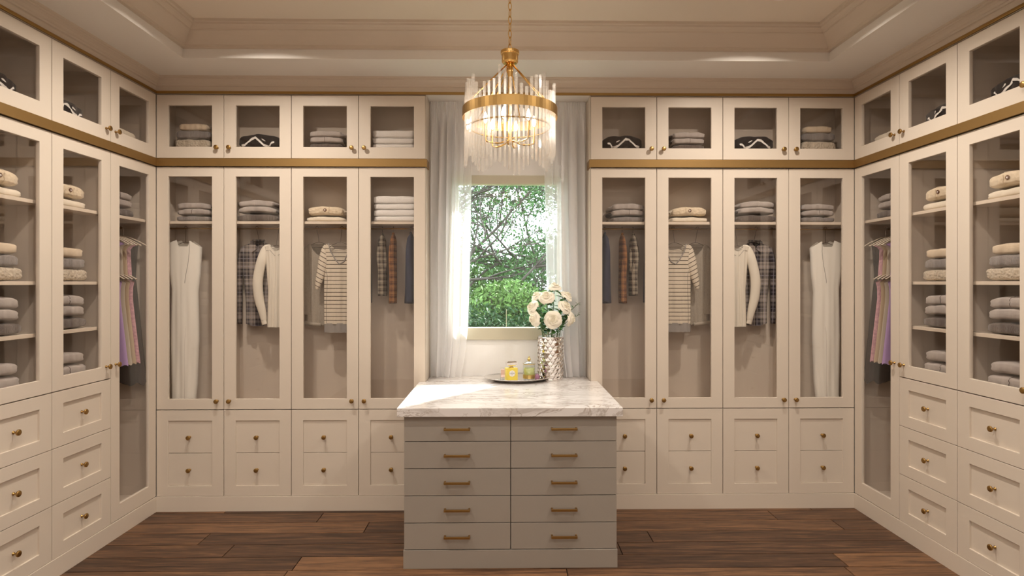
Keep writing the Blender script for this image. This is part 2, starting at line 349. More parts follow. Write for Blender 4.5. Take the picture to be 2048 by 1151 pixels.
def mesh_of(name, mb, m, smooth=False, mirror=False):
    v = mb.v; f = mb.f
    if mirror: v = [(-x, y, z) for x, y, z in v]; f = [q[::-1] for q in f]
    me = bpy.data.meshes.new(name); me.from_pydata([tuple(p) for p in v], [], f); me.materials.append(m)
    if smooth: me.shade_smooth()
    me.update(); return me
def link(name, me, parent=None, loc=(0, 0, 0), rot=None, bevel=0, **props):
    o = bpy.data.objects.new(name, me); C.objects.link(o); o.location = loc
    if rot is not None: o.rotation_euler = rot
    if parent is not None: o.parent = parent
    if bevel:
        b = o.modifiers.new('bevel', 'BEVEL'); b.width = bevel; b.segments = 2; b.limit_method = 'ANGLE'
    for k, v in props.items(): o[k] = v
    return o
def struct(name, mb, m, smooth=False, bevel=0, loc=(0, 0, 0)):
    return link(name, mesh_of(name, mb, m, smooth), None, loc, None, bevel, kind='structure')
class Th:
    """a top-level thing; mirror=True builds its twin on the other side of the room"""
    def __init__(s, name, label, cat, loc=(0, 0, 0), rotz=0, mirror=False, group=None, mb=None, m=None, smooth=False, bevel=0):
        s.mx = mirror
        me = mesh_of(name, mb, m, smooth, mirror) if mb is not None else None
        s.root = link(name, me, None, ((-loc[0] if mirror else loc[0]), loc[1], loc[2]), (0, 0, -rotz if mirror else rotz), bevel)
        s.root['label'] = label; s.root['category'] = cat
        if group: s.root['group'] = group
    def part(s, name, mb, m, parent=None, smooth=False, bevel=0, label=None, me=None, loc=(0, 0, 0), rot=None):
        if me is None: me = mesh_of(name, mb, m, smooth, s.mx)
        l = (-loc[0], loc[1], loc[2]) if s.mx else loc
        if rot is not None and s.mx: rot = (rot[0], -rot[1], -rot[2])
        o = link(name, me, parent or s.root, l, rot, bevel)
        if label: o['label'] = label
        return o

def sg(x, p): return math.copysign(abs(x) ** p, x)
def lerp(a, b, t): return a + (b - a) * t
def interp(tab, z):
    for (z0, a), (z1, b) in zip(tab, tab[1:]):
        if (z - z0) * (z - z1) <= 0 and z0 != z1: return lerp(a, b, (z - z0) / (z1 - z0))
    return tab[0][1] if abs(z - tab[0][0]) < abs(z - tab[-1][0]) else tab[-1][1]
def smoothpath(pts, n):
    pts = [Vector(p) for p in pts]; out = []
    for i in range(len(pts) - 1):
        p0 = pts[max(i - 1, 0)]; p1 = pts[i]; p2 = pts[i + 1]; p3 = pts[min(i + 2, len(pts) - 1)]
        for k in range(n):
            t = k / n
            out.append(0.5 * ((2 * p1) + (p2 - p0) * t + (2 * p0 - 5 * p1 + 4 * p2 - p3) * t * t + (-p0 + 3 * p1 - 3 * p2 + p3) * t ** 3))
    out.append(pts[-1]); return out

# ------------------------------------------------------------------ floor
random.seed(5)
fl = struct('floor', MB().box(-2.8, 2.8, -1.4, 4.3, -0.12, -0.012), M['black'])
rows = 37; pw = 0.1545
plank_cache = {}
JOINT = {1: ([640, 1545], [.45, .6, .45]), 2: ([733, 1090, 1675], [.75, .2, .6, .35]), 3: ([408, 1300], [.45, .25, .3]), 4: ([457, 1240], [.35, .22, .25]),
         5: ([594, 1100, 1681], [.15, .9, .12, .85]), 6: ([565, 1136, 1705], [.5, .75, .6, .8])}
def add_plank(a, b, y0, tone):
    a = max(a, -2.75); b = min(b, 2.75)
    if b - a < 0.02: return
    key = round(b - a, 3)
    if key not in plank_cache:
        q = 0.0024
        plank_cache[key] = mesh_of('plank', MB().box(q, key - q, q, pw - q, -0.012, 0.0), M['wood'])
    o = link('plank', plank_cache[key], fl, (a, y0, 0), None, 0.0006); o.color = (tone, tone, tone, 1)
for r in range(rows):
    y1 = 4.015 - r * pw; y0 = y1 - pw
    if r in JOINT:
        d_ = (y0 + y1) / 2; xs = [-2.75] + [XP(px, d_) for px in JOINT[r][0]] + [2.75]
        for a, b, tn in zip(xs, xs[1:], JOINT[r][1]): add_plank(a, b, y0, tn)
        continue
    x = -2.75 - random.uniform(0, 1.0)
    while x < 2.75:
        L = random.choice((0.9, 1.2, 1.5, 1.8, 2.1)); add_plank(x, x + L, y0, random.random()); x += L
# ------------------------------------------------------------------ walls
XO = W + 0.40
hx = 0.395; wz0, wz1 = 1.125, 2.262
struct('wall_back', MB().box(-XO - .15, -hx, YW, YW + .18, 0, 3.3).box(hx, XO + .15, YW, YW + .18, 0, 3.3).box(-hx, hx, YW, YW + .18, 0, wz0).box(-hx, hx, YW, YW + .18, wz1, 3.3), M['wall'])
struct('wall_left', MB().box(-XO - .15, -XO, -1.4, YW, 0, 3.3), M['wall'])
struct('wall_right', MB().box(XO, XO + .15, -1.4, YW, 0, 3.3), M['wall'])
struct('wall_front', MB().box(-XO, XO, -1.5, -1.35, 0, 3.3), M['wall'])
# side runs beyond the visible units: plain fascia walls
yS = YB - 4 * BW
for s, n in ((-1, 'trim_11'), (1, 'trim_12')):
    a, b = sorted((s * W, s * (W + 0.02)))
    struct(n, MB().box(a, b, -1.35, yS - 0.002, 0, ZS), M['paint'])
    a, b = sorted((s * (W + .022), s * XO))
# ceiling: soffit ring + tray
sx, sy = 1.965, 3.545
sy0 = -0.9
cm = MB()
for b in ((-XO, -sx, -1.35, YW), (sx, XO, -1.35, YW), (-sx, sx, sy, YW), (-sx, sx, -1.35, sy0)):
    cm.box(b[0], b[1], b[2], b[3], ZS, 3.28)
struct('ceiling', cm, M['soffit'])
struct('ceiling_tray', MB().box(-sx, sx, sy0, sy, ZT, 3.3), M['ceiling'])
def sweep(prof, hxx, yy, y0, name, m, closed_back=False):
    mb = MB(); path = [lambda o: (-hxx + o, y0 + (o if closed_back else 0)), lambda o: (-hxx + o, yy - o), lambda o: (hxx - o, yy - o), lambda o: (hxx - o, y0 + (o if closed_back else 0))]
    n = len(prof); v = []
    for p in path:
        for o, z in prof:
            x, y = p(o); v.append((x, y, z))
    f = []
    for i in range(4 if closed_back else 3):
        j = (i + 1) % 4
        for k in range(n - 1): f.append((i * n + k, j * n + k, j * n + k + 1, i * n + k + 1))
    mb.add(v, f); return struct(name, mb, m)
# crown on the cabinets
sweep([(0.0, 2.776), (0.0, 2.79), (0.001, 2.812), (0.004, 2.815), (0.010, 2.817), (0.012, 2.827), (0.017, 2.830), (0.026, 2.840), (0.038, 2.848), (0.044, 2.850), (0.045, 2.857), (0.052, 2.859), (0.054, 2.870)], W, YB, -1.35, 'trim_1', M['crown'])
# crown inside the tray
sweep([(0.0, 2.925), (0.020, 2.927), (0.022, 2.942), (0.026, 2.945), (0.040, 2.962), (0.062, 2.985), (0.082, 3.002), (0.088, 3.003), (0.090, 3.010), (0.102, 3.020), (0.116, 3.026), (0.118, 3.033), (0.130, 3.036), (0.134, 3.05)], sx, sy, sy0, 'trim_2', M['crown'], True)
# thin brass strip under the crown, and fascia
sweep([(0.0, 2.766), (0.010, 2.766), (0.011, 2.768), (0.011, 2.780), (0.010, 2.782), (0.0, 2.782)], W, YB, -1.35, 'trim_3', M['brass'])
# soffit block over cabinets and niche
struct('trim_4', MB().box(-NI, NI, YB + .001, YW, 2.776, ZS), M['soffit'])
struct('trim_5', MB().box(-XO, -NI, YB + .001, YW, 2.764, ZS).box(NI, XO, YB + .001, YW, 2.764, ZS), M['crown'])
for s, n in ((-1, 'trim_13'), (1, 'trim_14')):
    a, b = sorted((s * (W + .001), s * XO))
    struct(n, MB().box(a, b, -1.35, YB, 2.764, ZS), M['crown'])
# broad brass band with a return into the niche, plinths
for s, nm in ((-1, 'left'), (1, 'right')):
    o = 0.014; X = lambda x: s * x
    pts = [(W - o, -1.3), (W - o, YB - o), (NI - 0.010, YB - o), (NI - 0.010, YW - .13)]
    inn = [(W + .001, -1.3), (W + .001, YB + .001), (NI - 0.002, YB + .001), (NI - 0.002, YW - .13)]
    v = []
    for (x, y), (x2, y2) in zip(pts, inn): v += [(s * x, y, 2.2855), (s * x, y, 2.3365), (s * x2, y2, 2.3365), (s * x2, y2, 2.2855)]
    f = []
    for i in range(3):
        for k in range(4): f.append((i * 4 + k, i * 4 + (k + 1) % 4, i * 4 + 4 + (k + 1) % 4, i * 4 + 4 + k))
    f += [(0, 1, 2, 3), (12, 13, 14, 15)]
    if s < 0: f = [q[::-1] for q in f]
    struct('trim_%d' % (6 if s < 0 else 7), MB().add(v, f), M['band'])
    a, b = sorted((s * (W - .004), s * (W + 0.03)))
    mb = MB().box(a, b, -1.3, YB - 0.004, 0, 0.0995)
    a2, b2 = sorted((s * W, s * NI)); mb.box(a2, b2, YB - .004, YB + .03, 0, 0.0995)
    struct('baseboard_' + nm, mb, M['paint'], bevel=0.001)
struct('trim_10', MB().box(-NI + .002, NI - .002, YB + 0.02, YB + 0.04, 0, 0.805), M['paint'])

# ------------------------------------------------------------------ knob, pane
_km = {}
def knob_mesh():
    if 'k' not in _km:
        _km['k'] = mesh_of('knob', MB().lathe([(0.008, 0), (0.008, -0.002), (0.0042, -0.004), (0.0038, -0.018), (0.006, -0.020), (0.0135, -0.0215), (0.0148, -0.024), (0.0145, -0.0285), (0.013, -0.030), (0.004, -0.0302)], 20, axis='y'), M['brass'], True)
        me = _km['k']; me.shade_smooth()
    return _km['k']
ST = 0.0765
G = 0.0019
def door(t, w, z0, z1, bot, top, knob_x, knob_z, name='door'):
    d = t.part(name, MB().ring(G, w - G, z0 + G, z1 - G, ST, ST, bot, top, 0, 0.02), M['paint'], bevel=0.0012)
    g = t.part('glass_pane', MB().box(ST - .004, w - ST + .004, 0.010, 0.0135, z0 + bot - .004, z1 - top + .004), M['pane'], parent=d)
    t.part('knob', None, None, parent=d, me=knob_mesh(), loc=(knob_x, 0, knob_z))
    return d
def carcass(t, w, dep, z0, z1, boards=1):
    fl_ = .074 if z0 > 2 else .042 if .9 < z0 < 1 else .012
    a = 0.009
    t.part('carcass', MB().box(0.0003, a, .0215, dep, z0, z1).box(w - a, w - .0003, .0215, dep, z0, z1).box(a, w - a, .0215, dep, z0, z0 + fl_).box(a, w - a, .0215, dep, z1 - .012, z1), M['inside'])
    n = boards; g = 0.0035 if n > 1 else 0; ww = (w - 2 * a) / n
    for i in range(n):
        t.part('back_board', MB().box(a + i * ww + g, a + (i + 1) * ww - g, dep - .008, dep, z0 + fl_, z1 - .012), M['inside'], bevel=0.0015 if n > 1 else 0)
def shelf(t, w, dep, z):
    t.part('shelf', MB().box(.0095, w - .0095, 0.030, dep - .009, z - .018, z), M['shelf'], bevel=0.001)
ORD = ['nearest', 'second from', 'third from', 'fourth from']
def bay_where(k, side, kind='wardrobe'):
    return ('back wall %s next to %s corner' % (kind, side)) if k == 0 else 'back wall %s %s %s corner' % (kind, ('second from', 'third from', 'fourth from')[k - 1], side)
def side_where(k, side, kind='wardrobe'):
    return ('%s wall %s next to corner' % (side, kind)) if k == 0 else '%s wall %s %s corner' % (side, kind, ('second from', 'third from', 'fourth from')[k - 1])

DB = 0.224; DS = 0.37
CONT_B = ['a long off-white dress', 'plaid shirt and cream blouse', 'knit sweater and striped tee', 'four white towels and plaid shirts']
CONT_U = ['stacked knitwear', 'a black sweater', 'light grey knitwear', 'white towels']
CONT_UR = ['stacked knitwear', 'a black sweater', 'light grey knitwear', 'a black sweater']
def back_bay(k, mx, side):
    loc = (-W + k * BW, YB, 0)
    far = (k % 2 == 1)                      # knob side: pairs 0-1 and 2-3
    kx = BW - 0.041 if k % 2 == 0 else 0.041
    cont = (CONT_UR if mx else CONT_U)[k]
    u = Th('wall_cupboard', ('beige glass-door cupboard holding %s, %s' % (cont, bay_where(k, side, 'top row'))).replace('back wall top row', 'top row'), 'cupboard', loc, 0, mx, 'small glass-door cupboards along the back wall')
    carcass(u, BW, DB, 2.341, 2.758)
    door(u, BW, 2.339, 2.761, 0.075, 0.069, kx, 2.408)
    cont2 = CONT_B[k] if not (mx and k == 3) else 'grey sweaters and plaid shirts'
    t = Th('wardrobe', ('tall beige glass-door wardrobe, %s, %s' % (cont2.replace('a long', 'long'), bay_where(k, side, ''))).replace('  ', ' '), 'wardrobe', loc, 0, mx, 'tall glass-door wardrobes along the back wall')
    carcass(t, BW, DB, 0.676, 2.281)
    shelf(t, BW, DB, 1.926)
    t.part('hanging_rail', MB().tube([(.0095, .12, 1.885), (BW - .0095, .12, 1.885)], 0.006, 8), M['brass'], smooth=True)
    door(t, BW, .6735, 2.283, 0.069, 0.062, kx, 0.732)
    t.part('drawer_surround', MB().ring(G, BW - G, .1015, .6705, ST, ST, .068, .070, 0, .02).box(.01, BW - .01, .0215, DB, .1015, .112), M['paint'], bevel=0.0012)
    for z0, z1 in ((.3865, .6005 - .001), (.1705, .3835)):
        d = t.part('drawer', MB().box(ST + .0015, BW - ST - .0015, .0075, .022, z0, z1).box(ST + .004, BW - ST - .004, .022, .19, z0 + .02, z1 - .03), M['paint'], bevel=0.001)
        t.part('knob', None, None, parent=d, me=knob_mesh(), loc=(BW / 2 - .004, .0075, (z0 + z1) / 2 - .002))

SC = ['a grey sweater stack and hanging dresses', 'five shelves of knitwear', 'knitwear shelves', 'shelves']
def side_bay(k, mx, side):
    loc = (-W, YB - (k + 1) * BW, 0); R = PI / 2
    # knobs: bay 0 knob at its near edge (x small), bay 1 at far edge, bay 2 near edge, bay 3 far edge
    kx = (0.041 if k == 0 else 0.034) if k % 2 == 0 else BW - 0.041
    cont = ['pale folded cloth', 'a black striped sweater', 'a black striped sweater', 'nothing'][k]
    lab = 'beige glass-door cupboard holding %s, %s' % (cont, side_where(k, side, 'top row')) if k < 3 else 'beige glass-door cupboard, %s' % side_where(k, side, 'top row')
    u = Th('wall_cupboard', lab, 'cupboard', loc, R, mx, 'small glass-door cupboards on the side walls')
    carcass(u, BW, DS, 2.341, 2.758)
    door(u, BW, 2.339, 2.761, 0.075, 0.069, kx, 2.408)
    what = ['hanging dresses behind one full-height glass door', 'shelves of knitwear over three drawers', 'shelves of knitwear over three drawers', 'glass door over three drawers'][k]
    t = Th('wardrobe', 'beige wardrobe with %s, %s' % (what, side_where(k, side, '').replace('  ', ' ')), 'wardrobe', loc, R, mx, 'tall beige wardrobes on the side walls')
    if k == 0:
        carcass(t, BW, DS, .103, 2.281, 2)
        shelf(t, BW, DS, 1.926)
        t.part('hanging_rail', MB().tube([(.05, .19, 1.872), (BW - .06, .19, 1.872)], 0.008, 8), M['brass'], smooth=True)
        door(t, BW, .1015, 2.283, 0.090, 0.066, kx, 1.032)
    else:
        carcass(t, BW, DS, .957, 2.281, 3)
        for z in (1.926, 1.522, 1.262): shelf(t, BW, DS, z)
        door(t, BW, .9555, 2.283, 0.072, 0.066, kx, 1.030)
        for z0, z1 in ((.6665, .9525), (.3785, .6635), (.1015, .3755)):
            d = t.part('drawer', MB().ring(G, BW - G, z0, z1, ST, ST, .066, .066, 0, .02, rec=.010).box(.01, BW - .01, .0215, DS, z0 + .01, z1 - .03), M['paint'], bevel=0.0012)
            t.part('knob', None, None, parent=d, me=knob_mesh(), loc=(BW / 2, .010, (z0 + z1) / 2))
for mx, side in ((False, 'left'), (True, 'right')):
    for k in range(4): back_bay(k, mx, side)
    for k in range(4): side_bay(k, mx, side)
    # end panel facing the niche
    struct('trim_%d' % (8 if not mx else 9), MB().box(*sorted(((1 if mx else -1) * NI, (1 if mx else -1) * (NI - .0018))), YB + .0, YW - .001, 0.858, 2.764), M['paint'])

# ------------------------------------------------------------------ island and worktop
Y0 = 3.10; IH = 0.566
isl = Th('island', 'beige two-column drawer island in the middle of the closet', 'cabinet', (0.006, Y0, 0))
isl.part('carcass', MB().box(-IH + .004, IH - .004, .0215, .78, .1, .809), M['island'])
isl.part('plinth', MB().box(-IH - .003, IH + .003, -.004, .78, 0, .0965), M['island'], bevel=.001)
zs = [.0985, .2405, .3845, .5285, .672, .808]
hm = None
for c in (0, 1):
    for i in range(5):
        x0, x1 = ((-IH, -.0012), (.0012, IH))[c]
        d = isl.part('drawer', MB().box(x0 + .001, x1 - .001, 0, .02, zs[i] + .0019, zs[i + 1] - .0019), M['island'], bevel=.001)
        if hm is None:
            hm = mesh_of('handle', MB().box(-.069, .069, -.032, -.022, -.006, .006).box(-.069, -.059, -.023, 0, -.005, .005).box(.059, .069, -.023, 0, -.005, .005), M['brass'])
        isl.part('handle', None, None, parent=d, me=hm, loc=((x0 + x1) / 2, 0, (zs[i] + zs[i + 1]) / 2 + .002), bevel=.001)
ZC = 0.857
sl = MB()
op = [(-.592, Y0 - .032), (.598, Y0 - .032), (.598, YB - .003), (NI - .003, YB - .003), (NI - .003, YW - .001), (-NI + .003, YW - .001), (-NI + .003, YB - .003), (-.592, YB - .003)]
n = len(op)
sl.add([(x, y, ZC - .047) for x, y in op] + [(x, y, ZC) for x, y in op], [tuple(range(n))[::-1], tuple(range(n, 2 * n))] + [(i, (i + 1) % n, n + (i + 1) % n, n + i) for i in range(n)])
Th('marble_worktop', 'thick white marble worktop with grey veins on the island, reaching into window niche', 'worktop', mb=sl, m=M['marble'], bevel=.002)

# ------------------------------------------------------------------ window
wf = link('window_1', mesh_of('window_frame', MB().ring(-hx - .02, hx + .02, wz0 - .012, wz1 + .008, .062, .062, .085, .060, YW - .022, YW + .05), M['window_paint']), None, (0, 0, 0), None, .003, kind='structure')
link('sash', mesh_of('sash', MB().ring(-hx + .035, hx - .035, wz0 + .065, wz1 - .044, .010, .010, .010, .010, YW - .002, YW + .035), M['window_paint']), wf, bevel=.001)
link('glass_pane', mesh_of('glass_pane', MB().box(-hx + .04, hx - .04, YW + .012, YW + .018, wz0 + .07, wz1 - .05), M['window_glass']), wf)
link('sash_bar', mesh_of('sash_bar', MB().box(-.014, -.010, YW + .02, YW + .03, wz0 + .075, wz0 + .20), M['window_paint']), wf)

# ------------------------------------------------------------------ curtains
def curtain(mx, side):
    random.seed(11 + mx)
    xo = -NI + .012
    def inner(z):
        return interp([(2.775, -.268), (2.3, -.262), (2.0, -.268), (1.6, -.275), (1.2, -.287), (1.0, -.310), (.855, -.335)], z)
    ph = [random.uniform(0, 6.28) for _ in range(8)]
    def mk(u0, u1, nu, y, amp):
        def fn(a, b):
            u = lerp(u0, u1, a); z = lerp(2.772, ZC + .004, b)
            x = lerp(xo, inner(z), u + .012 * math.sin(5 * b + ph[0]) * u * (1 - u) * 4)
            am = amp * min(1, max(0.0, (2.70 - z) / .10) * .8 + .12) * (1 + .35 * math.sin(3 * b + u * 9 + ph[1]))
            f = math.sin(2 * PI * (4.9 * u + .35 * math.sin(2.2 * b + ph[2]) + .25 * math.sin(7 * u + ph[3])))
            fine = .10 * math.sin(2 * PI * (29 * u + .3)) * math.exp(-(2.72 - z) * 2.2)
            bulge = .012 * math.sin(PI * min(1, (1 - b) * 6)) * math.sin(12 * u + 1)
            return (x + .010 * math.cos(2 * PI * 4.9 * u + 1) * min(1, b * 6), y - am * f - amp * .5 * fine + bulge, z)
        return MB().grid(fn, nu, 60)
    t = Th('curtain', 'white pleated voile curtain gathered on the %s of the window' % side, 'curtain', (0, 0, 0), 0, mx, 'voile curtains at the window', mb=mk(0, .70, 130, 4.052, .031), m=M['curtain'], smooth=True)
    t.part('sheer_edge', mk(.66, 1.0, 60, 4.048, .016), M['sheer'], smooth=True, label='thin see-through inner edge')
curtain(False, 'left'); curtain(True, 'right')

# ------------------------------------------------------------------ chandelier
CY = 2.90
ch = Th('chandelier', 'brass ring chandelier with clear crystal rods hanging over the island', 'chandelier', (0, CY, 2.05))
Z = lambda z: z - 2.05
R0 = 0.236
# ring band
ch.part('ring_band', MB().grid(lambda a, b: ((R0 - (.004 if .25 < b < .75 else 0)) * math.cos(2 * PI * a), (R0 - (.004 if .25 < b < .75 else 0)) * math.sin(2 * PI * a), Z(2.330 if b < .125 or b > .625 else 2.378)), 72, 4, True, True), M['brass'], smooth=False)
ch.part('inner_ring', MB().tube([(0.20 * math.cos(2 * PI * k / 40), 0.20 * math.sin(2 * PI * k / 40), Z(2.285)) for k in range(40)], .004, 6, closed=True), M['brass'], smooth=True)
rod_me = {}
NR = 54
for k in range(NR):
    a = 2 * PI * (k + .5) / NR
    w = abs(((k * 7 / NR) % 1) * 2 - 1)         # zigzag wave of heights
    off = .085 * (w - .5) + .012 * ((k * 37 % 11) / 11 - .5)
    key = 'rod%d' % (k % 3)
    if key not in rod_me:
        L = (.34, .32, .355)[k % 3]; mb = MB(); s2 = .0056
        mb.add([(s2, s2, 0), (-s2, s2, 0), (-s2, -s2, 0), (s2, -s2, 0), (s2, s2, L), (-s2, s2, L), (-s2, -s2, L), (s2, -s2, L), (0, 0, -.007)],
               [(4, 5, 6, 7), (0, 1, 5, 4), (1, 2, 6, 5), (2, 3, 7, 6), (3, 0, 4, 7), (1, 0, 8), (2, 1, 8), (3, 2, 8), (0, 3, 8)])
        rod_me[key] = mesh_of('crystal_rod', mb, M['crystal'])
    rr = R0 - .016
    ch.part('crystal_rod', None, None, me=rod_me[key], loc=(rr * math.cos(a), rr * math.sin(a), Z(2.130 + off)), rot=(0, 0, a + .3))
# canopy cup, stem, arms
ch.part('cup', MB().lathe([(.012, Z(2.602)), (.034, Z(2.604)), (.041, Z(2.612)), (.041, Z(2.648)), (.046, Z(2.650)), (.047, Z(2.664)), (.043, Z(2.667)), (.010, Z(2.670))], 32), M['brass_bright'], smooth=False, bevel=.001)
ch.part('stem', MB().lathe([(.012, Z(2.20)), (.015, Z(2.21)), (.012, Z(2.225)), (.010, Z(2.24)), (.010, Z(2.54)), (.016, Z(2.56)), (.018, Z(2.602))], 20), M['brass_bright'], smooth=True)
for k in range(6):
    a = 2 * PI * k / 6 + .26; c, s_ = math.cos(a), math.sin(a)
    ch.part('support_rod', MB().tube([(.014 * c, .014 * s_, Z(2.60)), (R0 * .97 * c, R0 * .97 * s_, Z(2.378))], .0035, 8), M['brass_bright'], smooth=True)
    q = .125
    ch.part('candle_arm', MB().tube(smoothpath([(.01 * c, .01 * s_, Z(2.222)), (.06 * c, .06 * s_, Z(2.205)), (q * .93 * c, q * .93 * s_, Z(2.21)), (q * c, q * s_, Z(2.235)), (q * c, q * s_, Z(2.30))], 5), .0045, 8), M['brass_bright'], smooth=True)
    b = ch.part('candle_bulb', MB().lathe([(.004, 0), (.007, .004), (.0095, .016), (.008, .030), (.004, .043), (.001, .050)], 12), M['bulb'], smooth=True, loc=(q * c, q * s_, Z(2.303)), label='lit candle bulb')
    # socket hidden under bulb
lk = mesh_of('chain_link', MB().tube([(.0085 * math.cos(2 * PI * k / 20), 0, .0205 * math.sin(2 * PI * k / 20)) for k in range(20)], .0023, 6, closed=True), M['brass_bright'], True)
zz = 2.682; i = 0
while zz < ZT:
    ch.part('chain_link', None, None, me=lk, loc=(0, 0, Z(zz)), rot=(0, 0, (i % 2) * PI / 2 + .5)); zz += .0345; i += 1
for (x, y, _) in DOWN:
    t = Th('downlight', 'round recessed downlight in the tray ceiling, %s %s' % ('left' if x < 0 else 'right', 'beside the chandelier' if y > 2 else 'over the middle of the room' if y > 1 else 'near the closet entrance'), 'downlight', (x, y, ZT - .012) , mb=MB().lathe([(.045, .012), (.062, .012), (.064, .004), (.060, 0), (.047, .001), (.045, .006)], 28), m=M['soffit'])

# ------------------------------------------------------------------ folded things
def folded(w, d, h, seed=0, arch=0.0, droop=0.0, p=7.0, wr=.004, nu=30, nv=26, base=0.0):
    rnd = random.Random(seed); ph = [rnd.uniform(0, 6.28) for _ in range(6)]
    def shape(x):
        return arch * math.cos(PI * x / w) if abs(x) < w / 2 else 0
    def pt(a, b):                 # a round the profile, b along x
        x = (2 * b - 1); s = max(0.0, 1 - abs(x) ** p) ** (1 / 3.0)
        s = max(s, .02)
        ang = 2 * PI * a
        cy, cz = math.cos(ang), math.sin(ang)
        yy = s ** .35 * d / 2 * sg(cy, .50); zz = h / 2 * (1 + s * sg(cz, .50))
        X = x * w / 2 * (1 + .02 * math.sin(ang * 2 + ph[0]))
        t = zz / h
        groove = .006 * math.exp(-((t - .52 - .05 * math.sin(x * 3 + ph[1])) / .07) ** 2) if cy < 0 else 0
        bump = wr * (math.sin(9 * x + ph[2] + 2 * t) * .5 + .5 * math.sin(17 * x + ph[3])) * s
        z_extra = (base + shape(X)) * (t if base == 0 else 1) + droop * x * t
        return (X, yy + groove * s + bump * (1 if cy < 0 else .3), zz + z_extra + wr * .5 * math.sin(7 * x + ph[4]) * t)
    mb = MB().grid(pt, nv, nu, cu=True)
    n0 = 0
    mb.f.append(tuple(range(nv))); mb.f.append(tuple(range((nu - 1) * nv, nu * nv))[::-1])
    def surf(x, t, out=.0012):        # front surface point: x in -1..1, t height 0..1
        cz = max(-1, min(1, 2 * t - 1)); a = math.asin(sg(cz, 1 / .50)); a = PI - a
        p_ = pt((a / (2 * PI)) % 1, (x + 1) / 2)
        return (p_[0], p_[1] - out, p_[2] + (out if t > .85 else 0))
    return mb, surf
def ribbon(surf, path, hw, n=6):
    pts = []
    for (a, b), (c, d) in zip(path, path[1:]):
        for k in range(n): pts.append((lerp(a, c, k / n), lerp(b, d, k / n)))
    pts.append(path[-1]); v = []; f = []
    for i, (x, t) in enumerate(pts):
        hwi = hw * (1 if 0 < i < len(pts) - 1 else .4)
        v += [surf(x, max(.02, t - hwi), .0030), surf(x, min(.99, t + hwi), .0030)]
    for i in range(len(pts) - 1): f.append((2 * i, 2 * i + 2, 2 * i + 3, 2 * i + 1))
    return MB().add(v, f)

POS = {1: [''], 2: ['bottom', 'top'], 3: ['bottom', 'middle', 'top'], 4: ['bottom', 'second', 'third', 'top']}
KIND = {'grey': 'light grey folded sweater', 'greys': 'light grey seamed sweater', 'grey2': 'mid grey ribbed sweater', 'brown': 'taupe brown ribbed sweater', 'cream': 'cream folded sweater', 'knit': 'chunky oatmeal knit sweater', 'towel': 'white folded towel', 'ivory': 'ivory folded top', 'cable': 'cream cable cardigan', 'black': 'black sweater with white stripes', 'greysl': 'light grey pale-seamed sweater'}
CAT = {'towel': 'towel'}
def stack(loc_f, rot, mx, items, w0, d0, where, seed, sleeves=True, archs=.0, group='folded clothes on the shelves'):
    """loc_f: (x,y,z) of the centre of the stack base; items bottom to top: (kind, h, dw, dx)"""
    z = 0.0; base = 0
    for i, (kd, h, dw, dx) in enumerate(items):
        w = w0 * dw; rnd = random.Random(seed * 31 + i)
        ar = archs * (.5 if i == 0 else 1)
        mk = kd
        m = {'greys': M['grey'], 'greysl': M['grey']}.get(kd) or M[kd]
        wr = {'towel': .0015, 'black': .006}.get(kd, .003)
        mb, surf = folded(w, d0 * rnd.uniform(.96, 1.0), h, seed * 7 + i, arch=ar, p={'towel': 14, 'black': 3.2, 'cable': 6}.get(kd, 7), wr=wr, base=base, droop=rnd.uniform(-.002, .002))
        pos = POS[len(items)][i]
        lab = KIND[kd] + (', %s of stack' % pos if pos else '') + ', ' + where
        lx = loc_f[0]; ly = loc_f[1]
        ox = dx * (math.cos(rot)); oy = dx * math.sin(rot)
        nm = {'towel': 'folded_towel', 'cable': 'folded_cardigan', 'ivory': 'folded_shirt'}.get(kd, 'folded_sweater')
        t = Th(nm, lab, CAT.get(kd, 'cardigan' if kd == 'cable' else 'top' if kd == 'ivory' else 'sweater'), (lx + ox, ly + oy, loc_f[2] + z), rot, mx, group, mb=mb, m=m, smooth=True)
        if kd in ('greys', 'greysl'):
            t.part('seam', MB().tube([surf(-.06, q, .0008) for q in (.05, .2, .4, .55, .7, .85, .96)], .0013, 6), M['seam' if kd == 'greys' else 'seam_light'], label='dark centre seam' if kd == 'greys' else 'pale centre seam')
        if sleeves and kd in ('grey', 'greys', 'greysl', 'brown', 'grey2', 'cable'):
            sm = M['knit'] if kd == 'cable' else (M['dark'] if rnd.random() < .7 else m)
            q = w / 2 - .006
            hh = h * .42; zc = h * .45 + base * .6
            pts = smoothpath([(q - .01, -.03, zc + .003), (q + .008, -.01, zc + .004), (q + .016, .02, zc - .002), (q + .012, .05, zc - .004)], 4)
            t.part('sleeve', MB().tube(pts, hh * .55, 10, r2=hh), sm, smooth=True, label='tucked darker sleeve' if sm is M['dark'] else 'tucked sleeve')
        if kd == 'cable':
            c = surf(.0, .52, .004)
            b = t.part('button', MB().lathe([(.002, .002), (.0065, .002), (.0075, 0), (.0105, -.002), (.0115, .001), (.0105, .003)], 16, c, 'y'), M['button'], smooth=True, label='brown horn button')
            t.part('button_eye', MB().lathe([(.0042, -.0018), (.0038, -.0026), (.0005, -.0028)], 12, c, 'y'), M['white'], parent=b)
            t.part('placket', MB().tube([surf(.20, q, .0005) for q in (.1, .3, .5, .7, .9, .97)], .003, 6), M['cable'], smooth=True)
        if kd == 'black':
            t.part('white_stripe', ribbon(surf, [(-.78, .14), (-.62, .22), (-.32, .62), (-.12, .68), (.25, .22), (.48, .12), (.62, .38), (.74, .42)], .075), M['white'], smooth=True, label='white zigzag stripe')
            t.part('white_fleck', ribbon(surf, [(.15, .62), (.32, .50)], .035), M['white'], smooth=True, label='small white fleck')
        z += h * .93; base = archs

